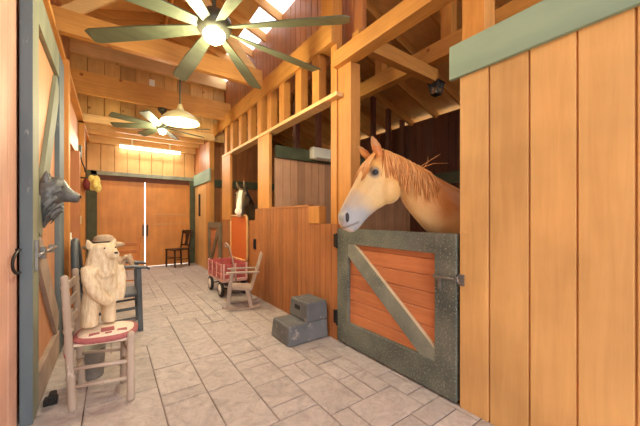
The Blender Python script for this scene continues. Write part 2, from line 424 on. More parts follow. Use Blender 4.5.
# lower planks between the dutch door post and the second post, with the stepped notch
w = MB()
planks_y(w, RX, RX+.035, 2.95, 4.62, 0, 1.45, .098, .009, .01)
planks_y(w, RX, RX+.035, 2.42, 2.95, 0, 1.235, .098, .009, .01)
struct('wall_stall_front', w, M['plank_red'], 'orange brown plank stall front between the two big posts', 'wall')
struct('block', MB().box(RX-.012, RX+.09, 2.74, 2.96, 1.235, 1.44), M['pine_z'], 'pale timber block in the step of the stall front', 'block', .004)
struct('trim_2', MB().box(RX-.008, RX+.06, 2.96, 4.05, 1.435, 1.462), M['plank_red'], 'cap on the plank stall front', 'trim')
struct('post', MB().box(RX+.0, RX+.05, 4.08, 4.5, 1.45, 2.6), M['pine_z'], 'wide pine post beside the far horse', 'post', .004)
struct('post', MB().box(RX-.012, RX+.12, 4.36, 4.5, 2.64, 3.5), M['pine_z'], 'pine post above the far horse post, under the end of the tie beam', 'post', .004)
# stall front of the far horse
w = MB(); planks_y(w, RX, RX+.035, 4.62, 6.4, 0, 1.26, .11)
struct('wall_stall_front', w, M['plank_red'], 'orange brown plank stall front under the far horse', 'wall')
struct('post', MB().box(RX-.01, RX+.04, 5.86, 6.38, 1.26, 2.6), M['pine_z'], 'pine post between the far horse and the far half door', 'post', .004)
struct('post', MB().box(RX-.0, RX+.12, 7.42, 7.74, 0, 3.2), M['pine_z'], 'pine post at the far side of the far half door', 'post', .004)
struct('trim_3', MB().box(RX-.035, RX-.0, 7.3, 8.99, 2.2, 2.51), M['trim_green'], 'green header board on the right wall next to the far doors', 'trim', .004)
w = MB(); planks_y(w, RX+.005, RX+.04, 7.74, 9.0, 0, 2.2, .32)
struct('wall_right_far', w, M['plank'], 'orange plank wall at the far right corner', 'wall')
w = MB(); planks_y(w, RX+.005, RX+.04, 7.74, 9.0, 2.51, 3.3, .11)
struct('wall_right_far', w, M['plank_red'], 'brown planks over the green header board at the far right', 'wall')
# lower rail and upper beam
struct('rail_beam', MB().box(RX-.02, RX+.13, 2.41, 6.36, 2.6, 2.645), M['pine_pale'], 'pale rail running above the stall openings', 'beam', .003)
struct('top_beam', MB().box(RX-.02, RX+.03, 2.5, 7.05, 3.21, 3.47), M['pine_y'], 'long pine beam high on the right wall over the studs', 'beam', .004)
for y in (6.22, 5.85, 5.38, 4.92, 4.12, 3.72, 3.26, 2.86):
    struct('stud', MB().box(RX+.02, RX+.13, y-.07, y+.07, 2.645, 3.3), M['pine_z'], 'short pine stud between the pale rail and the long beam', 'stud', .003, 'studs over the stall openings')
# upper plank wall up to the roof
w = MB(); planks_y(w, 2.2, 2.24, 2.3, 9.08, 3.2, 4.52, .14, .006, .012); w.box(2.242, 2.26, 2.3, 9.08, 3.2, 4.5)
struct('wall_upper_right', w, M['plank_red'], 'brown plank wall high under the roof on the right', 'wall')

# ------------------------------------------------------------------ stalls behind the right wall
w = MB(); planks_x(w, 2.09, 5.44, 4.15, 4.19, 0, 2.26, .14)
struct('wall_partition', w, M['plank_dark'], 'plank partition wall behind the near horse', 'wall')
struct('rail', MB().box(2.09, 5.44, 4.1, 4.16, 2.25, 2.44), M['dkgreen'], 'dark green rail on top of the plank partition', 'rail', .003)
for k, x in enumerate((2.5, 2.95, 3.4, 3.85, 4.3, 4.75, 5.2)):
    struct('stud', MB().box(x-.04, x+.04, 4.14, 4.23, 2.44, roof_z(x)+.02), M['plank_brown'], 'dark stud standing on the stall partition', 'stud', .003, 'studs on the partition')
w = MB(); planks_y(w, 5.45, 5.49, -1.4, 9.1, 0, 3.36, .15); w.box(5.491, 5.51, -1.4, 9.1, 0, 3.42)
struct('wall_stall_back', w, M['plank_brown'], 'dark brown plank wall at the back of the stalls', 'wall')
struct('rail', MB().box(5.38, 5.45, -1.4, 9.1, 1.98, 2.2), M['dkgreen'], 'dark rail along the back wall of the stalls', 'rail', .003)
w = MB(); planks_x(w, 2.09, 5.44, 7.6, 7.64, 0, 3.1, .15); w.box(2.09, 5.44, 7.642, 7.66, 0, 3.3)
struct('wall_partition', w, M['plank_red'], 'brown plank partition behind the far horse', 'wall')
struct('rail', MB().box(2.09, 5.44, 7.54, 7.6, 2.08, 2.27), M['dkgreen'], 'dark green rail on the partition behind the far horse', 'rail', .003)
w = MB(); planks_x(w, 2.09, 5.44, -1.5, -1.46, 0, 3.3, .15)
struct('wall_partition', w, M['plank_dark'], 'end plank wall of the near stall', 'wall')
# cross beam with lantern and purlin beam over near stall
struct('cross_beam', MB().box(2.09, 3.52, 2.24, 2.34, 3.1, 3.27), M['pine_x'], 'pine cross beam running from the near post to the lantern', 'beam', .003)
struct('purlin_beam', MB().box(3.3, 3.42, -1.4, 4.12, 3.28, 3.5), M['pine_y'], 'orange purlin beam above the near stall', 'beam', .003)
for y in (.9, 2.0, 3.1):
    struct('stud', MB().box(3.3, 3.42, y-.07, y+.07, 3.5, roof_z(3.36)+.01), M['pine_z'], 'short pine upright between purlin beam and roof', 'stud', .003, 'uprights on the purlin beam')

# ------------------------------------------------------------------ roof
for side in (1, -1):
    xe = 5.85 if side > 0 else -1.3
    for i in range(18):
        y = -1.35+i*.61
        xr = .77+side*.01
        p0 = Vector((xr, y, roof_z(xr)+.07)); p1 = Vector((xe, y, roof_z(xe)+.07))
        b_ = MB().beam(p0, p1, .042, .14)
        struct('rafter', b_, M['pine_x'], 'sloping pine rafter of the %s roof side' % ('right' if side > 0 else 'left'), 'rafter', 0, 'rafters of the %s roof side' % ('right' if side > 0 else 'left'))
def deck(x0, x1, name, mat, label, y0=-1.7, y1=9.2, t=.02):
    z0, z1 = roof_z(x0)+.145, roof_z(x1)+.145
    bm = MB(); n = 9
    for k in range(n):
        a = y0+(y1-y0)*k/n; c = y0+(y1-y0)*(k+1)/n-.004
        bm.prism([(x0, a, z0), (x1, a, z1), (x1, a, z1+t), (x0, a, z0+t)], (0, c-a, 0))
    return struct(name, bm, mat, label, 'ceiling')
deck(.77, 1.9, 'ceiling', M['ply'], 'board roof deck over the right half of the aisle')
deck(1.9, 2.32, 'window_1', M['skylight'], 'white translucent skylight strip along the right roof edge', 2.4, 7.05, .006)
deck(1.9, 2.32, 'ceiling', M['ply'], 'board roof deck over the near right wall', -1.7, 2.395)
deck(1.9, 2.32, 'ceiling', M['ply'], 'board roof deck at the far end over the right wall', 7.06, 9.2)
deck(2.32, 5.9, 'ceiling', M['ply'], 'board roof deck over the stalls')
deck(-1.35, .77, 'ceiling', M['ply'], 'board roof deck over the left half of the aisle')
struct('ridge_beam', MB().box(.75, .79, -1.6, 9.1, 4.72, 4.99), M['pine_y'], 'ridge beam along the top of the roof', 'beam')

# ------------------------------------------------------------------ tie beams
struct('tie_beam', MB().box(-.6, RX-.02, 4.27, 4.36, 3.36, 3.62), M['pine_x'], 'nearest pine tie beam over the aisle, above the pendant lamp', 'beam', .004)
struct('tie_beam', MB().box(-.6, RX+.1, 6.15, 6.23, 3.36, 3.72), M['pine_x'], 'pine tie beam over the aisle beyond the pendant lamp', 'beam', .004)
struct('plate_beam', MB().box(-.66, 2.2, 6.92, 7.02, 4.33, 4.6), M['pine_pale'], 'pale beam along the top of the upper cross wall', 'beam', .004)
struct('tie_beam', MB().box(-.6, 1.9, 1.9, 2.0, 3.9, 4.12), M['pine_x'], 'high pine tie beam near the front of the aisle', 'beam', .004)

# diagonal collar braces under the roof
def strut(p0, p1, label):
    struct('brace', MB().beam(p0, p1, .05, .13), M['pine_pale'], label, 'brace', .003)
strut((-.45, 4.4, 3.62), (.72, 4.4, 4.72), 'diagonal roof brace left of the ceiling fan rod')
strut((1.9, 4.4, 3.55), (.82, 4.4, 4.72), 'diagonal roof brace right of the ceiling fan rod')

# upper cross wall
w = MB(); planks_x(w, -.64, 2.2, 7.03, 7.07, 3.1, 4.62, .25, .004, .012); w.box(-.64, 2.2, 7.072, 7.09, 3.1, 4.66)
struct('wall_upper_cross', w, M['gableplank'], 'yellowish plank cross wall high above the far end of the aisle', 'wall')
struct('header_beam', MB().box(-.5, 1.95, 6.96, 7.03, 3.1, 3.25), M['pine_pale'], 'pale header along the bottom of the upper cross wall', 'beam', .004)
for k, y in enumerate((7.45, 7.95, 8.45)):
    struct('joist', MB().box(-.5, 1.95, y-.03, y+.03, 3.22, 3.38), M['pine_pale'], 'pale loft joist between cross wall and far doors', 'joist', .003, 'loft joists')
struct('ceiling_loft', MB().box(-.6, 2.2, 7.08, 9.1, 3.38, 3.41), M['pine_pale'], 'pale board ceiling in front of the far doors', 'ceiling')
struct('beam_back', MB().box(-.5, 1.95, 8.86, 8.98, 3.12, 3.36), M['pine_pale'], 'pale beam on the back wall above the tube lamp', 'beam', .003)

# ------------------------------------------------------------------ back wall with sliding doors
w = MB(); planks_x(w, -.5, 1.95, 9.0, 9.04, 2.44, 3.4, .27); w.box(-1.4, 5.5, 9.09, 9.12, 2.38, 4.9); w.box(-1.4, -.28, 9.09, 9.12, 0, 2.38); w.box(1.79, 5.5, 9.09, 9.12, 0, 2.38)
struct('wall_back', w, M['plank'], 'orange plank wall above the far sliding doors', 'wall')
struct('trim_4', MB().box(-.42, 1.95, 8.955, 9.0, 2.36, 2.46), M['left_green'], 'grey green header over the far sliding doors', 'trim', .004)
struct('trim_5', MB().box(-.5, -.3, 8.955, 9.0, 0, 2.46), M['dkgreen'], 'dark green jamb at the left of the far doors', 'trim', .004)
struct('trim_6', MB().box(1.82, 1.945, 8.955, 9.0, 0, 2.36), M['dkgreen'], 'dark green jamb at the right of the far doors', 'trim', .004)
struct('trim_7', MB().box(-.28, 1.8, 8.985, 9.02, 2.24, 2.36), M['plank_brown'], 'dark track board above the far doors', 'trim')
for k, (a, b_, lab) in enumerate(((-.3, .7, 'left orange sliding door at the far end of the aisle'), (.73, 1.82, 'right orange sliding door at the far end of the aisle, behind the dark chair'))):
    d = empty('door_%d' % (k+3), ((a+b_)/2, 9.04, 0), lab, 'door', None, 0, 'structure')
    MB().box(a, b_, 9.02, 9.06, .015, 2.3).build('panel', M['doorpanel'], d, .004)
    x = b_-.045 if k == 0 else a+.02
    hb = MB().box(x, x+.03, 8.985, 9.02, .82, 1.12).build('handle', M['black'], d, .004)
    if k == 1:
        for z in (1.12, 1.38):
            MB().box(a+.2, b_-.1, 9.012, 9.021, z, z+.03).build('batten', M['tanframe'], d)

# ------------------------------------------------------------------ left wall
w = MB(); planks_y_r(w, -.53, -.474, -1.6, 2.54, 0, 2.95, .2)
struct('wall_left_near', w, M['plank_near_daylit'], 'pinkish orange plank wall at the left edge in front of the tall left door', 'wall')
struct('trim_8', MB().box(-.474, -.44, .6, 2.42, 2.72, 2.95), M['dkgreen'], 'dark green board at the top of the near left wall', 'trim', .004)
w = MB(); planks_y_r(w, -.56, -.52, 2.42, 9.0, 0, 3.1, .22); w.box(-.58, -.562, 2.42, 9.1, 0, 3.12)
struct('wall_left', w, M['plank_left'], 'orange brown plank wall along the left side of the aisle', 'wall')
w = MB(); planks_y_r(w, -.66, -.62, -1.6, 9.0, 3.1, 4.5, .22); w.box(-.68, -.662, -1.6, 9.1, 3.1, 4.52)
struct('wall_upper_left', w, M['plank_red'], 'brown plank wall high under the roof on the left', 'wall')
struct('plate_beam', MB().box(-.62, -.43, -1.6, 8.9, 3.1, 3.15), M['pine_y'], 'pine plate along the top of the left wall', 'beam', .003)
struct('trim_9', MB().box(-.52, -.44, 4.22, 6.05, 2.28, 2.55), M['tanframe'], 'pale header board on the left wall beyond the tall door', 'trim', .004)
struct('post', MB().box(-.51, -.385, 5.5, 5.64, 0, 2.28), M['plank_red'], 'brown post on the left wall under the pale header board', 'post', .004)
struct('post', MB().box(-.515, -.42, 7.1, 7.2, 0, 3.1), M['pine_z'], 'pine post on the left wall beside the electrical box', 'post', .004)
struct('post', MB().box(-.515, -.40, 4.36, 4.5, 0, 3.1), M['pine_z'], 'pine post beside the far edge of the tall left door', 'post', .004)

# ------------------------------------------------------------------ tall left door
x0, x1 = -.457, -.404; y0, y1, zt = 2.53, 4.0, 2.87
d = empty('door_2', (-.43, 3.3, 0), 'tall open orange door with a green frame and diagonal braces at the left', 'door', None, 0, 'structure')
MB().box(x0+.003, x0+.018, y0+.1, y1-.1, .05, zt-.05).build('panel', M['plank_left'], d)
MB().box(x0, x1, y0, y0+.19, .012, zt).build('stile', M['left_green'], d, .003)
MB().box(x0-.004, x1+.001, y0-.006, y0, .014, zt).build('edge_strip', M['left_edge'], d)
MB().box(x0, x1, y1-.32, y1, .012, zt).build('stile', M['left_edge'], d, .003)
MB().box(x0, x1-.002, y0+.19, y1-.32, zt-.24, zt).build('rail', M['left_green'], d, .003)
MB().box(x0, x1-.002, y0+.19, y1-.32, .012, .24).build('rail', M['oldwood2'], d, .003)
MB().beam((-.42, y0+.2, 1.22), (-.42, y1-.27, 2.58), .04, .2, (1, 0, 0)).build('brace', M['left_green'], d, .003) if False else None
def brace(pa, pb, wd, mat):
    a, b_ = Vector(pa), Vector(pb); t = (b_-a).normalized(); nrm = Vector((0, -t.z, t.y))*wd/2
    pts = [a-nrm, b_-nrm, b_+nrm, a+nrm]
    bm = MB(); bm.prism(pts, (.03, 0, 0)); return bm.build('brace', mat, d, .003)
brace((x0+.018, y0+.24, 1.2), (x0+.018, y1-.34, 2.55), .2, M['left_green'])
brace((x0+.018, y0+.24, 1.12), (x0+.018, y1-.34, .3), .2, M['oldwood2'])
lt = MB().box(x1, x1+.018, y0+.05, y0+.1, .96, 1.16).build('latch_plate', M['steel'], d, .002)
MB().cyl((x1+.02, y0+.05, 1.06), (x1+.02, y0+.75, 1.06), .011).box(x1, x1+.03, y0+.2, y0+.26, 1.02, 1.1).box(x1, x1+.03, y0+.55, y0+.6, 1.03, 1.09).build('slide_bolt', M['steel'], d, .002)
# ring pull on near left wall
t = MB(); t.tube([(-.476, 2.5, 1.108), (-.455, 2.49, 1.11)]+[(-.45, 2.48-.17*math.sin(a), 1.04+.07*math.cos(a)) for a in [PI*k/12 for k in range(13)]]+[(-.455, 2.49, .97), (-.476, 2.5, .972)], .008)
tag(t.build('pull_handle', M['black'], None, 0, True), 'black half ring pull handle on the near left plank wall', 'handle')
# door stop
t = MB(); t.box(-.385, -.31, 2.72, 2.78, .002, .05).box(-.36, -.32, 2.7, 2.8, .03, .075)
tag(t.build('door_stop', M['black'], None, .008), 'small black door stop on the floor at the foot of the tall left door', 'door stop')

# ------------------------------------------------------------------ dutch doors
def dutch(name, label, ya, yb, ztop, fw, xf, mats, flip=False, gap=.02):
    """lower half door in the plane x = xf facing -x"""
    d = empty(name, (xf+.03, (ya+yb)/2, 0), label, 'door', None, 0, 'structure')
    pm, fm = mats
    p = MB(); n = 8; h = (ztop-.15)/n
    for i in range(n):
        z = .08+i*h; p.rings([[Vector((xx, yy, zz)) for yy, zz in ((ya+.05, z+e_), (yb-.05, z+e_), (yb-.05, z+h-e_), (ya+.05, z+h-e_))] for xx, e_ in ((xf+.035, .007), (xf+.041, .0015), (xf+.06, .0015))])
    p.build('panel', pm, d)
    MB().box(xf, xf+.07, ya, ya+fw, gap, ztop).build('stile', fm, d, .003)
    MB().box(xf, xf+.07, yb-fw, yb, gap, ztop).build('stile', fm, d, .003)
    MB().box(xf+.001, xf+.07, ya+fw, yb-fw, ztop-fw*.92, ztop-.001).build('rail', fm, d, .003)
    MB().box(xf+.001, xf+.07, ya+fw, yb-fw, gap, gap+fw*1.35).build('rail', fm, d, .003)
    # diagonal brace from the upper far corner to the lower near corner
    a = Vector((xf+.004, yb-fw*.9, ztop-fw*1.0)); b_ = Vector((xf+.004, ya+fw*1.0, gap+fw*1.3))
    if flip: a.y, b_.y = ya+fw, yb-fw
    t = (b_-a).normalized(); nrm = Vector((0, -t.z, t.y))*fw*.46
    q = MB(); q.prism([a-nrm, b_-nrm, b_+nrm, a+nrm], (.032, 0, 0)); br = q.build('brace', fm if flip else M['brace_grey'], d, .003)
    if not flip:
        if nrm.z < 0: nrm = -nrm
        q = MB(); q.prism([a+nrm, b_+nrm, b_+nrm*1.09, a+nrm*1.09], (.03, 0, 0)); q.build('worn_lit_edge', M['pine_worn_lit'], br)  # upper edge of the brace: worn wood, its lit look painted in
    return d
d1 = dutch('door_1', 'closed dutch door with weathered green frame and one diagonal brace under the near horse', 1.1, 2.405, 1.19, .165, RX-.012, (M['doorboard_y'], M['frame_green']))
h = MB(); h.box(RX-.028, RX-.01, 1.14, 1.27, .865, .89).cyl((RX-.03, 1.1, .878), (RX-.03, 1.26, .878), .009).box(RX-.035, RX-.012, 1.2, 1.225, .79, .89)
h.build('latch', M['steel'], d1, .002)
k = MB(); k.box(RX-.008, RX+.004, 1.045, 1.085, .835, .915).tube([(RX-.006, 1.085, .9), (RX-.045, 1.075, .895), (RX-.045, 1.065, .86), (RX-.006, 1.055, .855)], .006)
tag(k.build('latch_keeper', M['steel'], None, .002), 'steel latch keeper on the plank wall next to the near dutch door', 'latch')
for z in (1.06, .25):
    h = MB(); h.box(RX-.014, RX-.002, 2.41, 2.47, z-.07, z+.07).cyl((RX-.014, 2.412, z-.08), (RX-.014, 2.412, z+.08), .011)
    h.build('hinge', M['black'], d1, .002)
d5 = dutch('door_5', 'far half door with grey brown frame and diagonal brace beyond the red wagon', 6.42, 7.4, 1.2, .14, RX-.05, (M['doorboard_y'], M['halfdoor']), True)

# framed orange stall guard leaning below the far horse
g = empty('stall_guard', (RX-.06, 5.3, .5), 'orange woven stall guard in a tan rounded frame below the far horse', 'stall guard')
def rrect(yc, zc, hw, hh, r, n=6):
    pts = []
    for cx, cz, a0 in ((yc+hw-r, zc+hh-r, 0), (yc-hw+r, zc+hh-r, PI/2), (yc-hw+r, zc-hh+r, PI), (yc+hw-r, zc-hh+r, 1.5*PI)):
        for i in range(n+1):
            a = a0+PI/2*i/n; pts.append((cx+r*math.cos(a), cz+r*math.sin(a)))
    return pts
pp = rrect(5.3, .94, .42, .4, .09)
p3 = [(RX-.03, a, b_) for a, b_ in pp]; p3.append(p3[0])
MB().tube(p3, .022).build('frame', M['tanframe'], g, 0, True)
MB().prism([(RX-.035, a, b_) for a, b_ in rrect(5.3, .94, .405, .385, .08)], (.01, 0, 0)).build('panel', M['orangemesh'], g)
t = MB(); t.box(RX-.02, RX+.012, 4.56, 4.64, .78, .95).box(RX-.035, RX-.0, 4.585, 4.61, .8, .93)
tag(t.build('door_latch', M['black'], None, .003), 'black iron latch plate on the plank stall front above the red wagon', 'latch')
t = MB(); t.box(RX-.03, RX+.012, 8.34, 8.42, 1.35, 1.95)
tag(t.build('door_pull', M['black'], None, .006), 'tall black pull bar on the orange wall at the far right corner', 'handle')

# ------------------------------------------------------------------ lamps and fans
def make_fan(loc, label, ztop, scale=1.0, rot0=4):
    f = empty('ceiling_fan', loc, label, 'ceiling fan', 'ceiling fans over the aisle')
    L = ztop-loc[2]
    MB().lathe([(.0, L-.005), (.08, L-.01), (.075, L-.05), (.03, L-.1)]).build('canopy', M['fanmetal'], f, 0, True, True)
    MB().cyl((0, 0, .18), (0, 0, L-.05), .018).build('rod', M['fanmetal'], f, 0, True, True)
    MB().lathe([(.03, .22), (.09, .2), (.15*scale, .13), (.16*scale, .07), (.14*scale, .02), (.06, 0)]).build('motor_housing', M['fanmetal'], f, 0, True, True)
    MB().lathe([(.09*scale, .02), (.1*scale, -.005), (.085*scale, -.05), (.05*scale, -.075), (0, -.082)]).build('light_globe', M['glow'], f, 0, True, True)
    for k in range(8):
        a = math.radians(rot0+45*k); u = Vector((math.cos(a), math.sin(a), 0)); s_ = Vector((-math.sin(a), math.cos(a), 0)); tilt = Vector((0, 0, .018))
        b_ = MB()
        pts = []
        for r_, hw in ((.12*scale, .035), (.3*scale, .05), (.7*scale, .075), (1.19*scale, .082), (1.25*scale, .06)):
            c = u*r_+Vector((0, 0, .05))
            pts.append([c+s_*hw+tilt, c-s_*hw-tilt, c-s_*hw-tilt+Vector((0, 0, .014)), c+s_*hw+tilt+Vector((0, 0, .014))])
        b_.rings(pts); b_.build('fan_blade', M['fanblade'], f, .003, False, True)
    return f
make_fan((.77, 2.77, 3.0), 'large eight bladed grey green ceiling fan with glowing light nearest the camera', 4.73)
make_fan((.77, 6.19, 2.95), 'smaller looking ceiling fan far down the aisle behind the pendant lamp', 3.365, .68, 20)

def point(loc, w_, c=(1, .8, .55), r_=.06, name='lamp_light'):
    l = bpy.data.lights.new(name, 'POINT'); l.energy = w_; l.color = c; l.shadow_soft_size = r_
    o = bpy.data.objects.new(name, l); COL.objects.link(o); o.location = loc; return o

p = empty('pendant_lamp', (.77, 4.42, 2.62), 'cream dome pendant lamp hanging from the tie beam', 'lamp')
MB().cyl((.77, 4.42, 2.86), (.77, 4.42, 3.2), .012).cyl((.77, 4.42, 3.2), (.77, 4.36, 3.38), .012).build('rod', M['fanmetal'], p, 0, True)
MB().lathe([(.025, .25), (.04, .2), (.055, .17), (.13, .13), (.2, .085), (.245, .035), (.255, 0), (.248, 0), (.19, .09), (.12, .14), (.03, .17)], (.77, 4.42, 2.62), n=36, cap=False).build('shade', M['cream'], p, 0, True)
MB().lathe([(.22, .05), (.225, .03), (.15, .02), (0, .018)], (.77, 4.42, 2.62), n=32).build('bulb', M['glow'], p, 0, True)

tl = empty('tube_lamp', (.85, 8.83, 3.1), 'long fluorescent tube lamp above the far sliding doors', 'lamp')
MB().box(.15, 1.55, 8.81, 8.862, 3.12, 3.16).build('housing', M['white'], tl, .004)
for x in (.42, 1.28): MB().box(x-.02, x+.02, 8.815, 8.85, 3.15, 3.385).build('bracket', M['white'], tl)
MB().cyl((.16, 8.83, 3.09), (1.54, 8.83, 3.09), .032).build('tube', M['tubeglow'], tl, 0, True)

c = (3.55, 2.29, 2.95)
ln = empty('lantern', c, 'black framed lantern hanging at the end of the cross beam over the near stall', 'lantern')
def at(dx, dy, dz): return (c[0]+dx, c[1]+dy, c[2]+dz)
def lsq(k, z): return [Vector(at(sx*k, sy*k, z)) for sx, sy in ((-1, -1), (1, -1), (1, 1), (-1, 1))]
f = MB(); f.rings([lsq(.05, 0), lsq(.05, .014)]); f.rings([lsq(.078, .15), lsq(.078, .162)])
for sx in (-1, 1):
    for sy in (-1, 1): f.beam(at(sx*.045, sy*.045, .01), at(sx*.07, sy*.07, .155), .014, .014)
f.build('frame', M['black'], ln)
f = MB(); f.rings([lsq(.09, .16), lsq(.06, .19), lsq(.022, .205), lsq(.02, .225)]); f.build('cap', M['black'], ln)
MB().cyl(at(0, 0, .2), at(-.0, 0, .25), .008).tube([at(0, 0, .24), at(-.02, 0, .27), at(-.05, 0, .275)], .008).build('hanger', M['black'], ln)
f = MB(); f.rings([lsq(.04, .014), lsq(.064, .15)]); f.build('glass', M['glass'], ln)
MB().lathe([(.014, .012), (.014, .06), (.004, .075)], at(0, 0, 0)).build('bulb', M['cream'], ln)

# electrical bits
wu = empty('wall_unit', (2.98, 4.05, 2.28), 'white rounded box unit on the dark green rail of the stall partition', 'wall unit')
MB().box(2.69, 3.28, 3.98, 4.1, 2.28, 2.485).build('casing', M['white'], wu, .03)
MB().box(2.76, 3.2, 3.974, 3.98, 2.295, 2.31).build('vent', M['oldwood2'], wu)
t = MB(); t.box(.63, .73, 6.99, 7.03, 4.06, 4.19)
tag(t.build('outlet_box', M['white'], None, .006), 'small pale outlet box high on the upper cross wall', 'outlet')
t = empty('outlet_box', (-.49, 6.55, 2.36), 'green electrical box high on the left wall with a black cord', 'outlet')
MB().box(-.52, -.43, 6.5, 6.62, 2.36, 2.56).build('casing', M['greenbox'], t, .006)
MB().tube([(-.45, 6.56, 2.38), (-.42, 6.58, 2.25), (-.40, 6.7, 2.2), (-.40, 6.84, 2.14)], .01).build('cord', M['black'], t, 0, True)
t = empty('outlet_box', (-.49, 6.45, 1.2), 'beige outlet box at chair height on the left wall', 'outlet')
MB().box(-.52, -.43, 6.38, 6.5, 1.2, 1.34).build('casing', M['beige'], t, .006)
MB().cyl((-.5, 6.44, .1), (-.5, 6.44, 1.2), .015).build('conduit', M['oldwood2'], t, 0, True)
t = MB(); t.tube([(-.5, 4.9, 1.5), (-.49, 4.95, 1.45), (-.49, 5.0, 1.2), (-.485, 5.05, .95)], .012)
tag(t.build('cord', M['cordwhite'], None, 0, True), 'white cord hanging on the left wall beyond the wolf head', 'cord')
t = MB(); t.box(-.52, -.40, 4.7, 4.74, 1.02, 1.05).cyl((-.42, 4.72, .95), (-.42, 4.72, 1.12), .014)
tag(t.build('wall_hook', M['white'], None, .003), 'small white hook on the left wall beside the black armchair', 'hook')

# yellow bundle
yb = empty('hanging_bundle', (-.3, 7.0, 1.7), 'yellow and maroon cloth bundle hanging on the left wall near the far doors', 'cloth bundle')
bm = MB()
for i in range(14):
    a = random.uniform(0, 2*PI); r_ = random.uniform(.03, .13); zz = random.uniform(1.76, 2.05)
    bm.ball((-.27+r_*math.cos(a)*.6, 7.0+r_*math.sin(a), zz), random.uniform(.04, .065), (1, 1, random.uniform(1, 1.8)), 10)
remeshed(bm, .014, 3).build('petals', M['yellow'], yb, 0, True)
bm = MB().ball((-.38, 6.97, 1.93), .07, (.9, 1, 1.7), 12); bm.build('ribbon', M['maroon'], yb, 0, True)
MB().cyl((-.5, 7.02, 2.06), (-.3, 7.0, 2.04), .012).build('hook', M['black'], yb)

# ------------------------------------------------------------------ wolf head on the left door
wh = empty('wolf_head', (-.404, 2.95, 1.3), 'grey cast wolf head mounted on the tall left door', 'wolf head')
bm = MB(); bx = -.42
def wl(dx, dy, dz): return Vector((bx+dx, 2.92+dy, 1.47+dz))
bm.loft([(wl(0, 0, -.02), (0, .1, 0), (0, 0, .15)), (wl(.04, 0, -.015), (0, .105, 0), (0, 0, .15)), (wl(.08, .0, .015), (0, .095, 0), (.015, 0, .125)), (wl(.11, .0, .025), (0, .078, 0), (.02, 0, .092)), (wl(.135, .0, .012), (0, .058, 0), (.015, 0, .062)), (wl(.17, .0, -.006), (0, .043, 0), (.01, 0, .045)), (wl(.205, .0, -.018), (0, .036, 0), (.006, 0, .036)), (wl(.217, .0, -.022), (0, .022, 0), (.004, 0, .022))], 16)
for sy in (-1, 1):
    bm.loft([(wl(.03, sy*.055, .09), (.03, 0, 0), (0, .028, 0)), (wl(.032, sy*.062, .135), (.02, 0, 0), (0, .018, 0)), (wl(.036, sy*.066, .172), (.004, 0, 0), (0, .004, 0))], 8)
for i in range(60):     # shaggy ruff
    a = random.uniform(0, 2*PI); yy = .09*math.cos(a); zz = .15*math.sin(a)
    if zz > .1: continue
    L_ = random.uniform(.05, .09)
    q_ = random.uniform(0, .05); bm.tube([wl(.06+q_, yy*.85, zz*.75-.01), wl(.045+q_*.8, yy*1.1, zz*.85-L_*.4), wl(.015+q_*.6, yy*1.16, zz*.95-L_)], .017, 6, .004)
bm.loft([(wl(.03, 0, -.14), (.03, 0, 0), (0, .06, 0)), (wl(.02, 0, -.2), (.02, 0, 0), (0, .04, 0)), (wl(.012, 0, -.245), (.006, 0, 0), (0, .01, 0))], 8)
hd = remeshed(bm, .006, 1).build('head', M['castgrey'], wh, 0, True)
for sy in (-1, 1):
    MB().ball(wl(.118, sy*.06, .06), .011).build('eye', M['black'], wh, 0, True)
MB().ball(wl(.216, .0, -.006), .014, (1, 1.2, .8)).build('nose', M['black'], wh, 0, True)

# ------------------------------------------------------------------ furniture on the left
def turned(p0, p1, r_, rings=(.2, .5, .8)):
    p0, p1 = Vector(p0), Vector(p1); L_ = (p1-p0).length; ax = (p1-p0)
    prof = []; N = 40
    for i in range(N+1):
        t = i/N; k = r_*(1-.15*t)
        for q in rings:
            if abs(t-q) < .016: k *= 1.16
            elif abs(t-q) < .034: k *= .88
        prof.append((k, t*L_))
    prof[0] = (r_*.8, 0); prof.append((r_*.5, L_+r_*.5))
    return MB().lathe(prof, p0, ax, 14)
# foreground chair
ch = empty('wooden_chair', (-.05, 2.68, 0), 'weathered pale wooden chair with red and cream cushion beside the tall left door', 'chair')
RN, FN, RF, FF = (-.215, 2.57), (.11, 2.49), (-.19, 2.9), (.075, 2.79)
turned((RN[0], RN[1], 0), (RN[0]-.045, RN[1]+.02, .9), .026, (.25, .46, .6, .93)).build('leg', M['oldwood'], ch, 0, True)
turned((RF[0], RF[1], 0), (RF[0]-.04, RF[1]+.02, .9), .025, (.25, .46, .6, .93)).build('leg', M['oldwood'], ch, 0, True)
turned((FN[0], FN[1], 0), (FN[0], FN[1], .475), .027, (.3, .7, .9)).build('leg', M['oldwood'], ch, 0, True)
turned((FF[0], FF[1], 0), (FF[0], FF[1], .46), .024, (.3, .7, .9)).build('leg', M['oldwood'], ch, 0, True)
def rung(a, b_, z, r_=.012, dz=0):
    MB().cyl((a[0], a[1], z), (b_[0], b_[1], z+dz), r_, 10).build('rung', M['oldwood'], ch, 0, True)
rung(RN, FN, .28, .013); rung(RN, FN, .16, .012); rung(RF, FF, .26); rung(RF, FF, .15); rung(RN, RF, .22); rung(FN, FF, .2); rung(FN, FF, .32)
for z in (.58, .71, .83):
    q = MB(); pa = Vector((RN[0]-.045*z/.9, RN[1]+.02*z/.9, z)); pb = Vector((RF[0]-.04*z/.9, RF[1]+.02, z))
    q.beam(pa, pb, .014, .06); q.build('back_slat', M['oldwood'], ch, .004)
q = MB(); q.prism([(RN[0], RN[1], .425), (FN[0], FN[1], .425), (FF[0], FF[1], .425), (RF[0], RF[1], .425)], (0, 0, .02)); q.build('seat', M['cushion_white'], ch, .006)
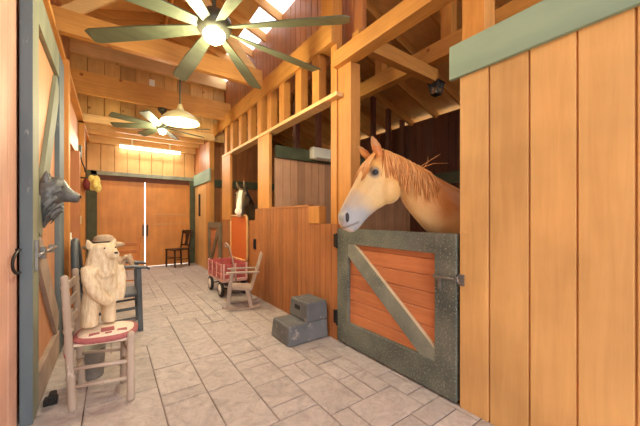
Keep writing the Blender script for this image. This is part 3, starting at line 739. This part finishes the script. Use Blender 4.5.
# cushion: rim + cream top + motif
cu = empty('seat_cushion', (-.05, 2.68, .446), 'faded red and cream seat cushion on the weathered wooden chair', 'cushion')
cc = Vector((-.03, 2.665, .446)); eu = Vector((.185, -.03, 0)); ev = Vector((.02, .175, 0))
def ell(k, z, n=28): return [cc+eu*k*math.copysign(abs(math.cos(t))**.75, math.cos(t))+ev*k*math.copysign(abs(math.sin(t))**.75, math.sin(t))+Vector((0, 0, z)) for t in [2*PI*i/n for i in range(n)]]
MB().rings([ell(.98, 0), ell(1.04, .01), ell(1.04, .022), ell(.97, .034), ell(.85, .036)]).build('rim', M['cushion_red'], cu, 0, True)
MB().rings([ell(.9, .02), ell(.9, .036), ell(.7, .046), ell(.2, .05)]).build('top', M['cushion_white'], cu, 0, True)
q = MB()
q.box(cc.x-.035, cc.x+.045, cc.y-.09, cc.y-.0, cc.z+.04, cc.z+.0515).box(cc.x-.1, cc.x-.04, cc.y-.115, cc.y-.075, cc.z+.034, cc.z+.048).box(cc.x+.06, cc.x+.12, cc.y-.115, cc.y-.07, cc.z+.034, cc.z+.048).box(cc.x-.01, cc.x+.03, cc.y-.13, cc.y-.1, cc.z+.034, cc.z+.048)
q.build('motif', M['cushion_red'], cu, .003)
MB().tube([cc-eu*1.0-ev*.5+Vector((0, 0, .02)), cc-eu*1.12-ev*.62+Vector((0, 0, -.0)), cc-eu*1.13-ev*.7+Vector((0, 0, -.05)), cc-eu*1.1-ev*.72+Vector((0, 0, -.08))], .012).build('tie', M['cushion_red'], cu, 0, True)
# bucket
bk = empty('bucket', (-.13, 3.02, 0), 'small grey metal bucket on the floor under the weathered chair', 'bucket')
MB().lathe([(.07, .002), (.075, .01), (.088, .24), (.094, .245), (.086, .247), (.074, .02), (0, .018)], (-.13, 3.04, 0), cap=False).build('pail', M['zinc'], bk, 0, True)

# carved bear
cb = empty('carved_bear', (-.06, 2.76, .5), 'pale carved wooden bear statue standing at the back of the chair cushion', 'statue')
bm = MB(); B = Vector((-.065, 2.765, .508))
fd = Vector((.42, -.9, 0)).normalized(); sd = Vector((fd.y*-1, fd.x, 0))*-1; sd = Vector((.9, .42, 0)).normalized(); up = Vector((0, 0, 1))
def bp_(s_, f_, z): return B+sd*s_*.82+fd*f_+up*z*.87
def ringb(s_, f_, z, a, b_): return (bp_(s_, f_, z), sd*a*.82, fd*b_)
bm.loft([ringb(-.01, 0, .25, .1, .08), ringb(0, 0, .3, .14, .098), ringb(0, 0, .4, .136, .096), ringb(0, 0, .48, .132, .09), ringb(.005, 0, .54, .122, .086), ringb(.01, .005, .6, .115, .085), ringb(.01, .01, .66, .1, .08), ringb(.01, .01, .69, .07, .055)], 20)
for s_ in (-1, 1):
    k_ = .096 if s_ < 0 else .06; r_ = .062 if s_ < 0 else .05
    bm.loft([ringb(s_*k_, 0, 0, r_, .07), ringb(s_*k_, 0, .05, r_, .072), ringb(s_*k_*.92, 0, .16, r_*1.05, .072), ringb(s_*.055, 0, .3, .075, .08)], 14)
    bm.loft([ringb(s_*.08, 0, .65, .036, .026), ringb(s_*.098, 0, .695, .028, .02), ringb(s_*.11, 0, .73, .008, .008)], 10)
bm.loft([(bp_(.03, .05, .61), sd*.05, up*.045), (bp_(.04, .1, .6), sd*.042, up*.038), (bp_(.046, .125, .595), sd*.03, up*.028)], 14)
bm.tube([bp_(-.12, .03, .5), bp_(-.132, .07, .4), bp_(-.1, .095, .3), bp_(-.03, .1, .22), bp_(.03, .1, .2)], .046, 12, .04)
bm.tube([bp_(.13, .02, .48), bp_(.145, .04, .38), bp_(.13, .06, .26), bp_(.115, .06, .18)], .036, 12, .03)
bm.tube([bp_(-.09, .08, .47), bp_(-.03, .095, .42), bp_(.05, .095, .44)], .022, 10)
remeshed(bm, .0085, 2).build('body', M['carved'], cb, 0, True)
MB().ball(bp_(.048, .13, .612), .011, (1.2, 1, .8)).build('nose', M['bandcloth'], cb, 0, True)
for s_ in (-.025, .065): MB().ball(bp_(s_, .092, .655), .006).build('eye', M['bandcloth'], cb, 0, True)

# black armchair behind
ac = empty('armchair', (-.05, 4.2, 0), 'black painted wooden armchair behind the carved bear', 'chair')
yN, yF = 3.95, 4.4
for y in (yN, yF):
    MB().beam((.27, y, 0), (.25, y, .72), .055, .05, (1, 0, 0)).build('leg', M['blackwood'], ac, .006)
    MB().beam((-.3, y, 0), (-.28, y, .5), .05, .045, (1, 0, 0)).build('leg', M['blackwood'], ac, .006)
    q = MB(); q.loft([((-.33, y, .72), (0, .028, 0), (0, 0, .014)), ((-.1, y, .745), (0, .032, 0), (0, 0, .016)), ((.2, y, .745), (0, .04, 0), (0, 0, .018)), ((.33, y, .725), (0, .045, 0), (0, 0, .018)), ((.36, y, .705), (0, .03, 0), (0, 0, .012))], 12); q.build('arm', M['blackwood'], ac, 0, True)
    MB().cyl((-.28, y, .14), (.26, y, .16), .013).build('stretcher', M['blackwood'], ac)
    MB().cyl((-.28, y, .25), (.26, y, .27), .013).build('stretcher', M['blackwood'], ac)
MB().cyl((.26, yN, .2), (.26, yF, .2), .014).cyl((.26, yN, .3), (.26, yF, .3), .014).build('stretcher', M['blackwood'], ac)
MB().box(-.3, .24, yN-.0, yF+.0, .4, .44).build('seat', M['blackwood'], ac, .012)
q = MB(); pts = []
for i in range(13):
    a = PI*i/12; pts.append((-.3-.03*math.sin(a), (yN+yF)/2-.24*math.cos(a), .44+.61*math.sin(a)**.6))
q.tube(pts, .034, 10)
q.build('back_frame', M['blackwood'], ac, 0, True)
for k in range(6):
    y = yN+.06+k*(yF-yN-.12)/5; MB().cyl((-.3, y, .43), (-.328, y, .83+.16*math.sin(PI*(k+.8)/6.6)), .012).build('spindle', M['blackwood'], ac, 0, True)

# figure with hat on black armchair
fg = empty('carved_figure', (-.02, 4.16, .441), 'rough tan carved figure standing on the black armchair under the straw hat', 'statue')
bm = MB(); F0 = Vector((-.02, 4.16, .441))
bm.loft([(F0, (.14, 0, 0), (0, .11, 0)), (F0+Vector((0, 0, .2)), (.15, 0, 0), (0, .12, 0)), (F0+Vector((.02, 0, .38)), (.14, 0, 0), (0, .1, 0)), (F0+Vector((.0, 0, .42)), (.07, 0, 0), (0, .07, 0)), (F0+Vector((-.04, 0, .49)), (.08, 0, 0), (0, .08, 0)), (F0+Vector((-.06, 0, .545)), (.05, 0, 0), (0, .05, 0))], 14)
bm.loft([(F0+Vector((.1, -.04, .36)), (.045, 0, 0), (0, .045, 0)), (F0+Vector((.17, -.05, .44)), (.03, 0, .01), (0, .045, 0)), (F0+Vector((.2, -.05, .36)), (.03, 0, .01), (0, .04, 0)), (F0+Vector((.22, -.05, .25)), (.03, 0, 0), (0, .03, 0))], 10)
remeshed(bm, .012, 3).build('body', M['carved2'], fg, 0, True)
ht = empty('straw_hat', (-.075, 4.16, .99), 'grey brown wide brimmed straw hat on top of the carved figure', 'hat')
hc = (-.075, 4.16, 1.0)
MB().lathe([(.095, .0), (.15, -.018), (.185, -.036), (.198, -.028), (.195, -.006), (.15, .012), (.1, .022)], hc, (-.05, .0, 1), 28).build('brim', M['straw'], ht, 0, True)
MB().lathe([(.1, .0), (.102, .02), (.1, .06), (.085, .09), (.05, .107), (0, .11)], hc, (-.05, 0, 1), 28).build('crown', M['straw'], ht, 0, True)
MB().lathe([(.1035, .012), (.1055, .014), (.105, .036), (.1025, .038)], hc, (-.05, 0, 1), 28, cap=False).build('band', M['bandcloth'], ht, 0, True)

# brown ladder back chair further back
def simple_chair(name, loc, rz, label, mat, back='ladder', H=.95, W=.42, D=.4):
    t = empty(name, loc, label, 'chair', None, rz)
    for sx in (-1, 1):
        MB().beam((sx*W/2, -D/2, 0), (sx*W/2*.95, -D/2, .44), .035, .035).build('leg', mat, t, .005, False, True)
        MB().beam((sx*W/2*.92, D/2, 0), (sx*W/2*.92, D/2-.02, .46), .035, .035).build('leg', mat, t, .005, False, True)
        MB().beam((sx*W/2*.92, D/2-.02, .46), (sx*W/2, D/2+.07, H), .032, .03).build('back_post', mat, t, .005, False, True)
        MB().beam((sx*W/2, -D/2, .2), (sx*W/2*.92, D/2, .2), .02, .02).build('stretcher', mat, t, .003, False, True)
    MB().beam((-W/2, -D/2, .26), (W/2, -D/2, .26), .02, .02).build('stretcher', mat, t, .003, False, True)
    MB().prism([(-W/2-.02, -D/2-.03, .44), (W/2+.02, -D/2-.03, .44), (W/2-.01, D/2+.01, .44), (-W/2+.01, D/2+.01, .44)], (0, 0, .035)).build('seat', mat, t, .012, False, True)
    if back == 'ladder':
        for z in (.58, .7, .83):
            f = (z-.46)/(H-.46); MB().beam((-W/2*.95, D/2-.02+.09*f, z), (W/2*.95, D/2-.02+.09*f, z), .016, .06).build('back_slat', mat, t, .004, False, True)
    else:
        pts = []
        for i in range(13):
            x = -W/2-.06+(W+.12)*i/12; k = 1-abs(2*i/12-1)**3
            pts.append((x, D/2+.06, H-.05+.05*k))
        for i in range(12, -1, -1):
            x = -W/2-.05+(W+.1)*i/12; k = abs(2*i/12-1)
            pts.append((x, D/2+.06, H-.12+.03*k))
        MB().prism(pts, (0, .022, 0)).build('crest_rail', mat, t, .004, False, True)
        MB().prism([(-.07, D/2+.01, .56), (.07, D/2+.01, .56), (.05, D/2+.04, .7), (.085, D/2+.055, H-.1), (-.085, D/2+.055, H-.1), (-.05, D/2+.04, .7)], (0, .014, 0)).build('splat', mat, t, .003, False, True)
        MB().beam((-W/2*.9, D/2, .56), (W/2*.9, D/2, .56), .02, .04).build('back_rail', mat, t, .004, False, True)
    return t
simple_chair('side_chair', (.16, 6.0, 0), math.radians(-8), 'brown ladder back chair behind the black armchair', M['brownwood'])
simple_chair('side_chair', (1.46, 8.68, 0), math.radians(-68), 'dark brown chair with curved crest rail by the far right sliding door', M['darkchair'], 'splat', .97, .4, .42)

# ------------------------------------------------------------------ mounting block
mbk = empty('mounting_block', (1.67, 2.74, 0), 'grey two step plastic mounting block against the plank stall front', 'mounting block')
def tap(x0_, x1_, y0_, y1_, z0_, z1_, i): 
    return [[Vector(p) for p in ((x0_, y0_, z0_), (x1_, y0_, z0_), (x1_, y1_, z0_), (x0_, y1_, z0_))], [Vector(p) for p in ((x0_+i, y0_+i, z1_), (x1_, y0_+i, z1_), (x1_, y1_-i, z1_), (x0_+i, y1_-i, z1_))]]
MB().rings(tap(1.43, 1.93, 2.55, 2.95, .003, .2, .018)).build('lower_step', M['rubgrey'], mbk, .018)
MB().rings(tap(1.655, 1.93, 2.56, 2.94, .198, .4, .016)).build('upper_step', M['rubgrey'], mbk, .018)
MB().box(1.662, 1.68, 2.71, 2.83, .29, .345).build('hand_hole', M['black'], mbk, .008)

# ------------------------------------------------------------------ red wagon
wg = empty('wagon', (1.65, 5.15, 0), 'small faded red stake sided wagon with white wheels beside the stall front', 'wagon')
wx0, wx1, wy0, wy1 = 1.45, 1.86, 4.74, 5.58
MB().box(wx0, wx1, wy0, wy1, .25, .29).build('bed', M['redpale'], wg, .006)
def side(a, b_, name):
    a, b_ = Vector(a), Vector(b_); f = empty  # slat panel
    q = MB()
    for z in (.345, .425, .505): q.beam(a+Vector((0, 0, z)), b_+Vector((0, 0, z)), .016, .068)
    s_ = q.build(name, M['red'], wg, .003)
    n = 4 if (b_-a).length > .6 else 3
    nrm = Vector((a-b_).normalized().cross(Vector((0, 0, 1))))*.012
    c0 = Vector((1.655, 5.16, 0))
    if (((a+b_)/2+nrm)-c0).length < (((a+b_)/2-nrm)-c0).length: nrm = -nrm
    for i in range(n):
        p = a.lerp(b_, .04+.92*i/(n-1))+nrm
        MB().beam(p+Vector((0, 0, .27)), p+Vector((0, 0, .555)), .012, .03, (b_-a).normalized()).build('stake', M['redpale'], s_, .002)
side((wx0, wy0, 0), (wx0, wy1, 0), 'side_panel'); side((wx1, wy0, 0), (wx1, wy1, 0), 'side_panel')
side((wx0, wy0, 0), (wx1, wy0, 0), 'end_panel'); side((wx0, wy1, 0), (wx1, wy1, 0), 'end_panel')
for x in (wx0, wx1):
    for y in (wy0+.12, wy1-.12):
        s_ = -1 if x == wx0 else 1
        wl_ = MB().lathe([(.07, -.02), (.11, -.024), (.125, -.01), (.125, .01), (.11, .024), (.07, .02)], (x-s_*.01, y, .127), (1, 0, 0), 24).build('wheel', M['rubber'], wg, 0, True)
        MB().lathe([(.025, .034), (.03, .026), (.085, .024), (.088, .0)], (x-s_*.01, y, .127), (s_, 0, 0), 24).build('hub', M['hub'], wl_, 0, True)
MB().cyl((wx0, wy0+.12, .13), (wx1, wy0+.12, .13), .01).cyl((wx0, wy1-.12, .13), (wx1, wy1-.12, .13), .01).box(1.6, 1.7, wy0+.08, wy1-.08, .13, .25).build('undercarriage', M['black'], wg)
MB().tube([(1.655, wy0-.01, .22), (1.64, wy0-.09, .3), (1.585, wy0-.1, .6), (1.53, wy0-.08, .84), (1.49, wy0-.06, .9), (1.46, wy0-.05, .89), (1.47, wy0-.05, .85), (1.52, wy0-.07, .82)], .012).build('handle', M['oldwood2'], wg, 0, True)

# ------------------------------------------------------------------ small weathered rocking chair
rc = empty('rocking_chair', (1.58, 4.18, 0), 'small weathered grey rocking chair in front of the red wagon', 'chair')
m_ = M['oldwood2']
ya_, yb_ = 4.0, 4.36
for y in (ya_, yb_):
    pts = []
    for i in range(11):
        x = 1.33+.52*i/10; z = .012+.05*((x-1.58)/.27)**2; pts.append((x, y, z))
    q = MB()
    for p0_, p1_ in zip(pts, pts[1:]): q.beam(p0_, p1_, .03, .024)
    q.build('runner', m_, rc)
    MB().beam((1.4, y, .03), (1.46, y, .52), .028, .05).build('leg', m_, rc, .004)
    MB().beam((1.73, y, .03), (1.66, y, .3), .028, .05).build('leg', m_, rc, .004)
    MB().beam((1.38, y, .53), (1.84, y, .53), .055, .022).build('arm', m_, rc, .004)
MB().beam((1.40, 4.18, .31), (1.74, 4.18, .275), .36, .03).build('seat', m_, rc, .004)
MB().beam((1.41, 4.0, .27), (1.41, 4.36, .27), .025, .07).build('apron', m_, rc, .004)
for k in range(4):
    y = 4.03+k*.1; MB().beam((1.73, y, .28), (1.88, y, .78), .075, .018, (1, 0, 0)).build('back_slat', m_, rc, .003)
MB().beam((1.8, ya_, .52), (1.8, yb_, .52), .025, .05).build('back_rail', m_, rc, .003)

rc.rotation_euler.z = math.radians(-21); rc.location.x = 1.545
# ------------------------------------------------------------------ horses
def lerp3(a, b_, t): t = max(0, min(1, t)); return tuple(a[i]+(b_[i]-a[i])*t for i in range(3))
HEAD = [((-.054, -.012), (-.19, -.28), .07), ((.03, -.02), (-.165, -.365), .088), ((.11, -.08), (-.11, -.395), .1), ((.185, -.176), (-.03, -.435), .103), ((.24, -.288), (.055, -.485), .085), ((.292, -.383), (.121, -.542), .067), ((.335, -.462), (.162, -.59), .06), ((.358, -.524), (.198, -.63), .063), ((.349, -.587), (.232, -.652), .052), ((.318, -.626), (.262, -.655), .03)]
NECK = [((-.0, -.02), (-.15, -.33), .07), ((-.122, -.047), (-.205, -.44), .085), ((-.225, -.093), (-.268, -.52), .1), ((-.347, -.138), (-.36, -.62), .12), ((-.506, -.22), (-.49, -.74), .15), ((-.669, -.3), (-.6, -.9), .19)]
BODY = [((-.8, -.335), (-.62, -1.02), .22), ((-.95, -.35), (-.9, -1.1), .25), ((-1.2, -.42), (-1.2, -1.12), .28), ((-1.5, -.43), (-1.5, -1.1), .29), ((-1.8, -.38), (-1.8, -1.02), .28), ((-2.05, -.41), (-2.02, -.98), .24), ((-2.2, -.52), (-2.15, -.9), .15), ((-2.26, -.62), (-2.22, -.8), .07)]
def make_horse(label, P, ax, colour, mane_mat, coat, sc=1.0, mane=True, eyecol='eye', drop=0):
    P = Vector(P); ax = Vector((ax[0], ax[1], 0)).normalized(); s_ = Vector((-ax.y, ax.x, 0)); up = Vector((0, 0, 1))
    def W(A, Z, S=0): return P+(ax*A+up*Z+s_*S)*sc
    base = W(-1.3, 0); base.z = 0
    h_ = empty('horse', base, label, 'horse')
    bm = MB()
    def ring(t, b_, hw):
        c = ((t[0]+b_[0])/2, (t[1]+b_[1])/2)
        return (W(*c), s_*hw*sc, (W(*t)-W(*b_))/2)
    bm.loft([ring(*r_) for r_ in HEAD], 20, 2.25)
    bm.loft([ring(*r_) for r_ in NECK+BODY], 22, 2.1)
    # cheek discs, brow, jaw
    for q in (-1, 1):
        bm.ball(W(-.045, -.31, q*.03), .105*sc, (1.05, .95, 1.15), 16)
        bm.ball(W(.085, -.175, q*.075), .042*sc, (1, 1, 1), 12)
        bm.ball(W(.305, -.545, q*.04), .036*sc, (1, 1, 1.3), 12)
        bm.tube([W(.07, -.25, q*.098), W(.15, -.36, q*.084), W(.215, -.44, q*.068)], .017*sc, 8, .01*sc)
        bm.tube([W(.3, -.5, q*.055), W(.325, -.525, q*.062), W(.325, -.56, q*.06), W(.3, -.58, q*.055)], .013*sc, 8)
    # legs
    for A, zt, q, hind in ((-.86, -.85, -1, 0), (-.86, -.85, 1, 0), (-1.95, -.8, -1, 1), (-1.95, -.8, 1, 1)):
        g0 = -P.z/sc+.0
        if hind: pts = [(A, zt, .16), (A+.14, zt-.3, .14), (A-.1, g0+.56, .13), (A-.06, g0+.28, .13), (A-.02, g0+.09, .13), (A+.03, g0+.012, .13)]; rr = (.13, .1, .052, .036, .04, .062)
        else: pts = [(A, zt, .14), (A+.02, g0+.72, .13), (A+.03, g0+.47, .12), (A+.02, g0+.25, .12), (A+.02, g0+.1, .12), (A+.06, g0+.012, .12)]; rr = (.11, .075, .052, .034, .04, .06)
        bm.loft([(W(a, z, q*w_), ax*r_*sc, s_*r_*.85*sc) for (a, z, w_), r_ in zip(pts, rr)], 12)
    # ears
    def ear(b0, t0, s0, s1, wd):
        m0 = ((b0[0]*.55+t0[0]*.45), (b0[1]*.55+t0[1]*.45)); d = Vector((0, t0[0]-b0[0], t0[1]-b0[1]))
        f = (ax*(t0[1]-b0[1])-up*(t0[0]-b0[0])).normalized()
        bm.loft([(W(b0[0], b0[1], s0), f*wd*.7*sc, s_*.03*sc), (W(m0[0], m0[1], (s0+s1)/2), f*wd*sc, s_*.024*sc), (W((m0[0]*.4+t0[0]*.6), (m0[1]*.4+t0[1]*.6), s1*.8+s0*.2), f*wd*.65*sc, s_*.016*sc), (W(t0[0], t0[1], s1), f*.006*sc, s_*.006*sc)], 12)
    ear((.03, -.06), (.105, .1), .05, .06, .043)
    ear((.075, -.065), (.175, .055), -.05, -.08, .036)
    body = remeshed(bm, .011*sc, 5)
    # nostril hollow
    ob = body.build('body', coat, h_, 0, True)
    off = h_.location
    def col(co, nrm):
        v = (co+off-P)/sc; return colour(v.dot(ax), v.z, v.dot(s_), co)
    paint(ob, col)
    for q in (-1, 1):
        e = MB().ball(W(.09, -.192, q*.106), .025*sc, (1, .9, .85), 14).build('eye', M[eyecol], h_, 0, True)
        rot = Matrix((ax, s_, up)).transposed()
        MB().ball(W(.3, -.535, q*.0665), .028*sc, (.62, .45, 1.35), 12, rot).build('nostril', M['nostril'], h_, 0, True)
    if mane:
        bm = MB(); rn = random.Random(3)
        for i in range(210):
            t = rn.random()**1.3*.62; A0 = -.01-.62*t
            Z0 = -.012-.30*t**1.15-.02*rn.random()*0
            hw = .03+.05*t
            L_ = rn.uniform(.14, .36)*(1-.45*t); q = 1 if rn.random() < .9 else -1
            dr = rn.uniform(-.06, .05)
            k = [(A0, Z0+.012, q*.004), (A0+dr*.2, Z0+.004, q*(.03+hw*.5)), (A0+dr*.5, Z0-L_*.35, q*(.074+.05*t+.012*rn.random())), (A0+dr*.8, Z0-L_*.7, q*(.086+.062*t+.015*rn.random())), (A0+dr*1.1, Z0-L_, q*(.088+.07*t+.018*rn.random()))]
            bm.tube([W(*p_) for p_ in k], .0085*sc, 5, .0022*sc)
        for i in range(90):     # forelock between the ears
            q = rn.uniform(-1, 1); L_ = rn.uniform(.1, .22)
            q2 = rn.uniform(-.2, 1); k = [(.0, .0, q*.04), (.055, -.008, q2*.05), (.09+.03*(1-q2)+L_*.25, -.06-L_*.4, q2*.085), (.085+.05*(1-q2)+L_*.4, -.07-L_*.85, q2*.098)]
            bm.tube([W(*p_) for p_ in k], .008*sc, 5, .002*sc)
        for k in ([(-.33, -.12, .01), (-.4, -.07, .05), (-.46, -.03, .08)], [(-.34, -.13, .01), (-.42, -.1, .05), (-.53, -.1, .08)], [(-.36, -.13, .0), (-.38, -.09, .03), (-.37, -.05, .05)]):
            bm.tube([W(*p_) for p_ in k], .004, 4, .0015)
        bm.build('mane', mane_mat, h_, 0, True)
    else:
        bm = MB(); rn = random.Random(5)
        for i in range(60):
            q = rn.uniform(-1, 1); L_ = rn.uniform(.06, .13)
            k = [(-.01, .0, q*.045), (.05, .01, q*.055), (.07+L_*.3, -.05-L_*.4, q*.06), (.07+L_*.5, -.05-L_*.8, q*.065)]
            bm.tube([W(*p_) for p_ in k], .008*sc, 5, .002*sc)
        for i in range(90):
            t = rn.random(); A0 = -.01-.6*t; Z0 = -.01-.29*t**1.15; L_ = rn.uniform(.15, .3); q = rn.choice((-1, 1))
            bm.tube([W(A0, Z0+.012, 0), W(A0, Z0, q*(.05+.03*t)), W(A0, Z0-L_*.5, q*(.085+.05*t)), W(A0, Z0-L_, q*(.095+.065*t))], .008*sc, 5, .002*sc)
        bm.build('mane', mane_mat, h_, 0, True)
    return h_
def R3(r, g, b): return rgb(r, g, b)[:3]
def chestnut(A, Z, S, co):
    n = noise.noise(co*9)*.06
    gold = R3(206, 140, 62); pale = R3(218, 168, 88); cream = R3(216, 186, 130); grey = R3(160, 166, 172); pink = R3(222, 200, 178); org = R3(182, 114, 52)
    t = (A+.0)*.53-Z*.85      # distance down the face
    c = lerp3(R3(150, 104, 56), gold, (A+.75)/.5)  # coat darkens towards the neck base: shade put into the colour
    if A > -.19: c = lerp3(c, pale, (A+.19)/.2)
    if t > .12: c = lerp3(c, cream, (t-.12+n)/.2)
    if t > .38: c = lerp3(c, grey, (t-.38+n)/.16)
    if t > .66: c = lerp3(c, pink, (t-.66+n)/.06)
    if A > .02 and t < .62:  # darker bridge of the nose
        k = A*.85+Z*.53; c = lerp3(c, R3(172, 118, 68), (k+.0)/.06*.6 if t > .1 else 0)
    if t < .12 and A > -.03: c = lerp3(c, R3(190, 112, 52), (.14-t)/.1)
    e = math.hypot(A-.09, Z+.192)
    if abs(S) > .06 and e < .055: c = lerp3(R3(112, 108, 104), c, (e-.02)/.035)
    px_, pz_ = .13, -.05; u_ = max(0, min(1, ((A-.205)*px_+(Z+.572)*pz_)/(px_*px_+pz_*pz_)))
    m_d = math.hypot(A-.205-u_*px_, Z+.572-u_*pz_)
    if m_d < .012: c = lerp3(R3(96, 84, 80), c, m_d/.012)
    if Z > .015: c = R3(186, 130, 78)
    return c+(1,)
def bay(A, Z, S, co):
    c = R3(132, 110, 74); t = A*.53-Z*.85; k = A*.85+Z*.53
    if t > .48: c = lerp3(c, R3(104, 88, 70), (t-.48)/.1)
    w_ = .03+.03*max(0, min(1, (t-.35)/.25))
    if k > -.03 and t > .16 and abs(S) < w_+.012: c = lerp3(c, R3(244, 238, 214), (w_+.012-abs(S))/.012)
    if t > .6 and k > -.1 and abs(S) < .05: c = lerp3(c, R3(238, 222, 200), (.05-abs(S))/.01)
    return c+(1,)
make_horse('large chestnut horse with a pale muzzle looking out over the near dutch door', (1.76, 1.62, 1.84), (-.894, .448), chestnut, M['mane'], M['coat'])
make_horse('bay horse with a white blaze looking out of the far stall', (1.97, 5.25, 1.9), (-.56, -.83), bay, M['darkmane'], M['coat'], .9, False)

# ------------------------------------------------------------------ light
point((.77, 2.77, 2.84), 56, (1, .86, .52), .12, 'fan_light')
point((.77, 6.19, 2.8), 30, (1, .87, .53), .1, 'far_fan_light')
point((.77, 4.42, 2.58), 42, (1, .87, .53), .16, 'pendant_light')
al = bpy.data.lights.new('tube_light', 'AREA'); al.shape = 'RECTANGLE'; al.size = 1.35; al.size_y = .06; al.energy = 22; al.color = (1, .93, .8)
ao = bpy.data.objects.new('tube_light', al); COL.objects.link(ao); ao.location = (.85, 8.76, 3.04); ao.rotation_euler = (math.radians(-40), 0, 0)

sl_ = bpy.data.lights.new('sun', 'SUN'); sl_.energy = 4.5; sl_.angle = .02; sl_.color = (1, .95, .86)
so = bpy.data.objects.new('sun', sl_); COL.objects.link(so); so.location = (8, 4, 12)
so.rotation_euler = Vector((-.5, -.28, -.82)).to_track_quat('-Z', 'Y').to_euler()
wd = bpy.data.worlds.new('World'); SC.world = wd; wd.use_nodes = True; nt = wd.node_tree
bg = nt.nodes['Background']
sky = nt.nodes.new('ShaderNodeTexSky'); sky.sky_type = 'NISHITA'; sky.sun_disc = False; sky.sun_elevation = math.radians(48); sky.sun_rotation = math.radians(150); sky.dust_density = 3
mx = nt.nodes.new('ShaderNodeMixRGB'); mx.inputs[0].default_value = .75; mx.inputs[2].default_value = (4.2, 4.15, 4.1, 1)
nt.links.new(sky.outputs[0], mx.inputs[1]); nt.links.new(mx.outputs[0], bg.inputs['Color']); bg.inputs['Strength'].default_value = .6

# ------------------------------------------------------------------ camera
cd = bpy.data.cameras.new('camera'); co = bpy.data.objects.new('camera', cd); COL.objects.link(co)
cd.sensor_width = 36; cd.lens = 292/640*36; cd.shift_y = -(213-218)/640*-1 if False else (218-213)/640
cd.clip_start = .05
co.location = (0, 0, 1.3); co.rotation_euler = (PI/2, 0, -math.atan(208/292))
SC.camera = co
vs = SC.view_settings; vs.view_transform = 'Standard'; vs.look = 'None'; vs.gamma = 1; vs.exposure = .6
SC.cycles.max_bounces = 10; SC.cycles.diffuse_bounces = 6
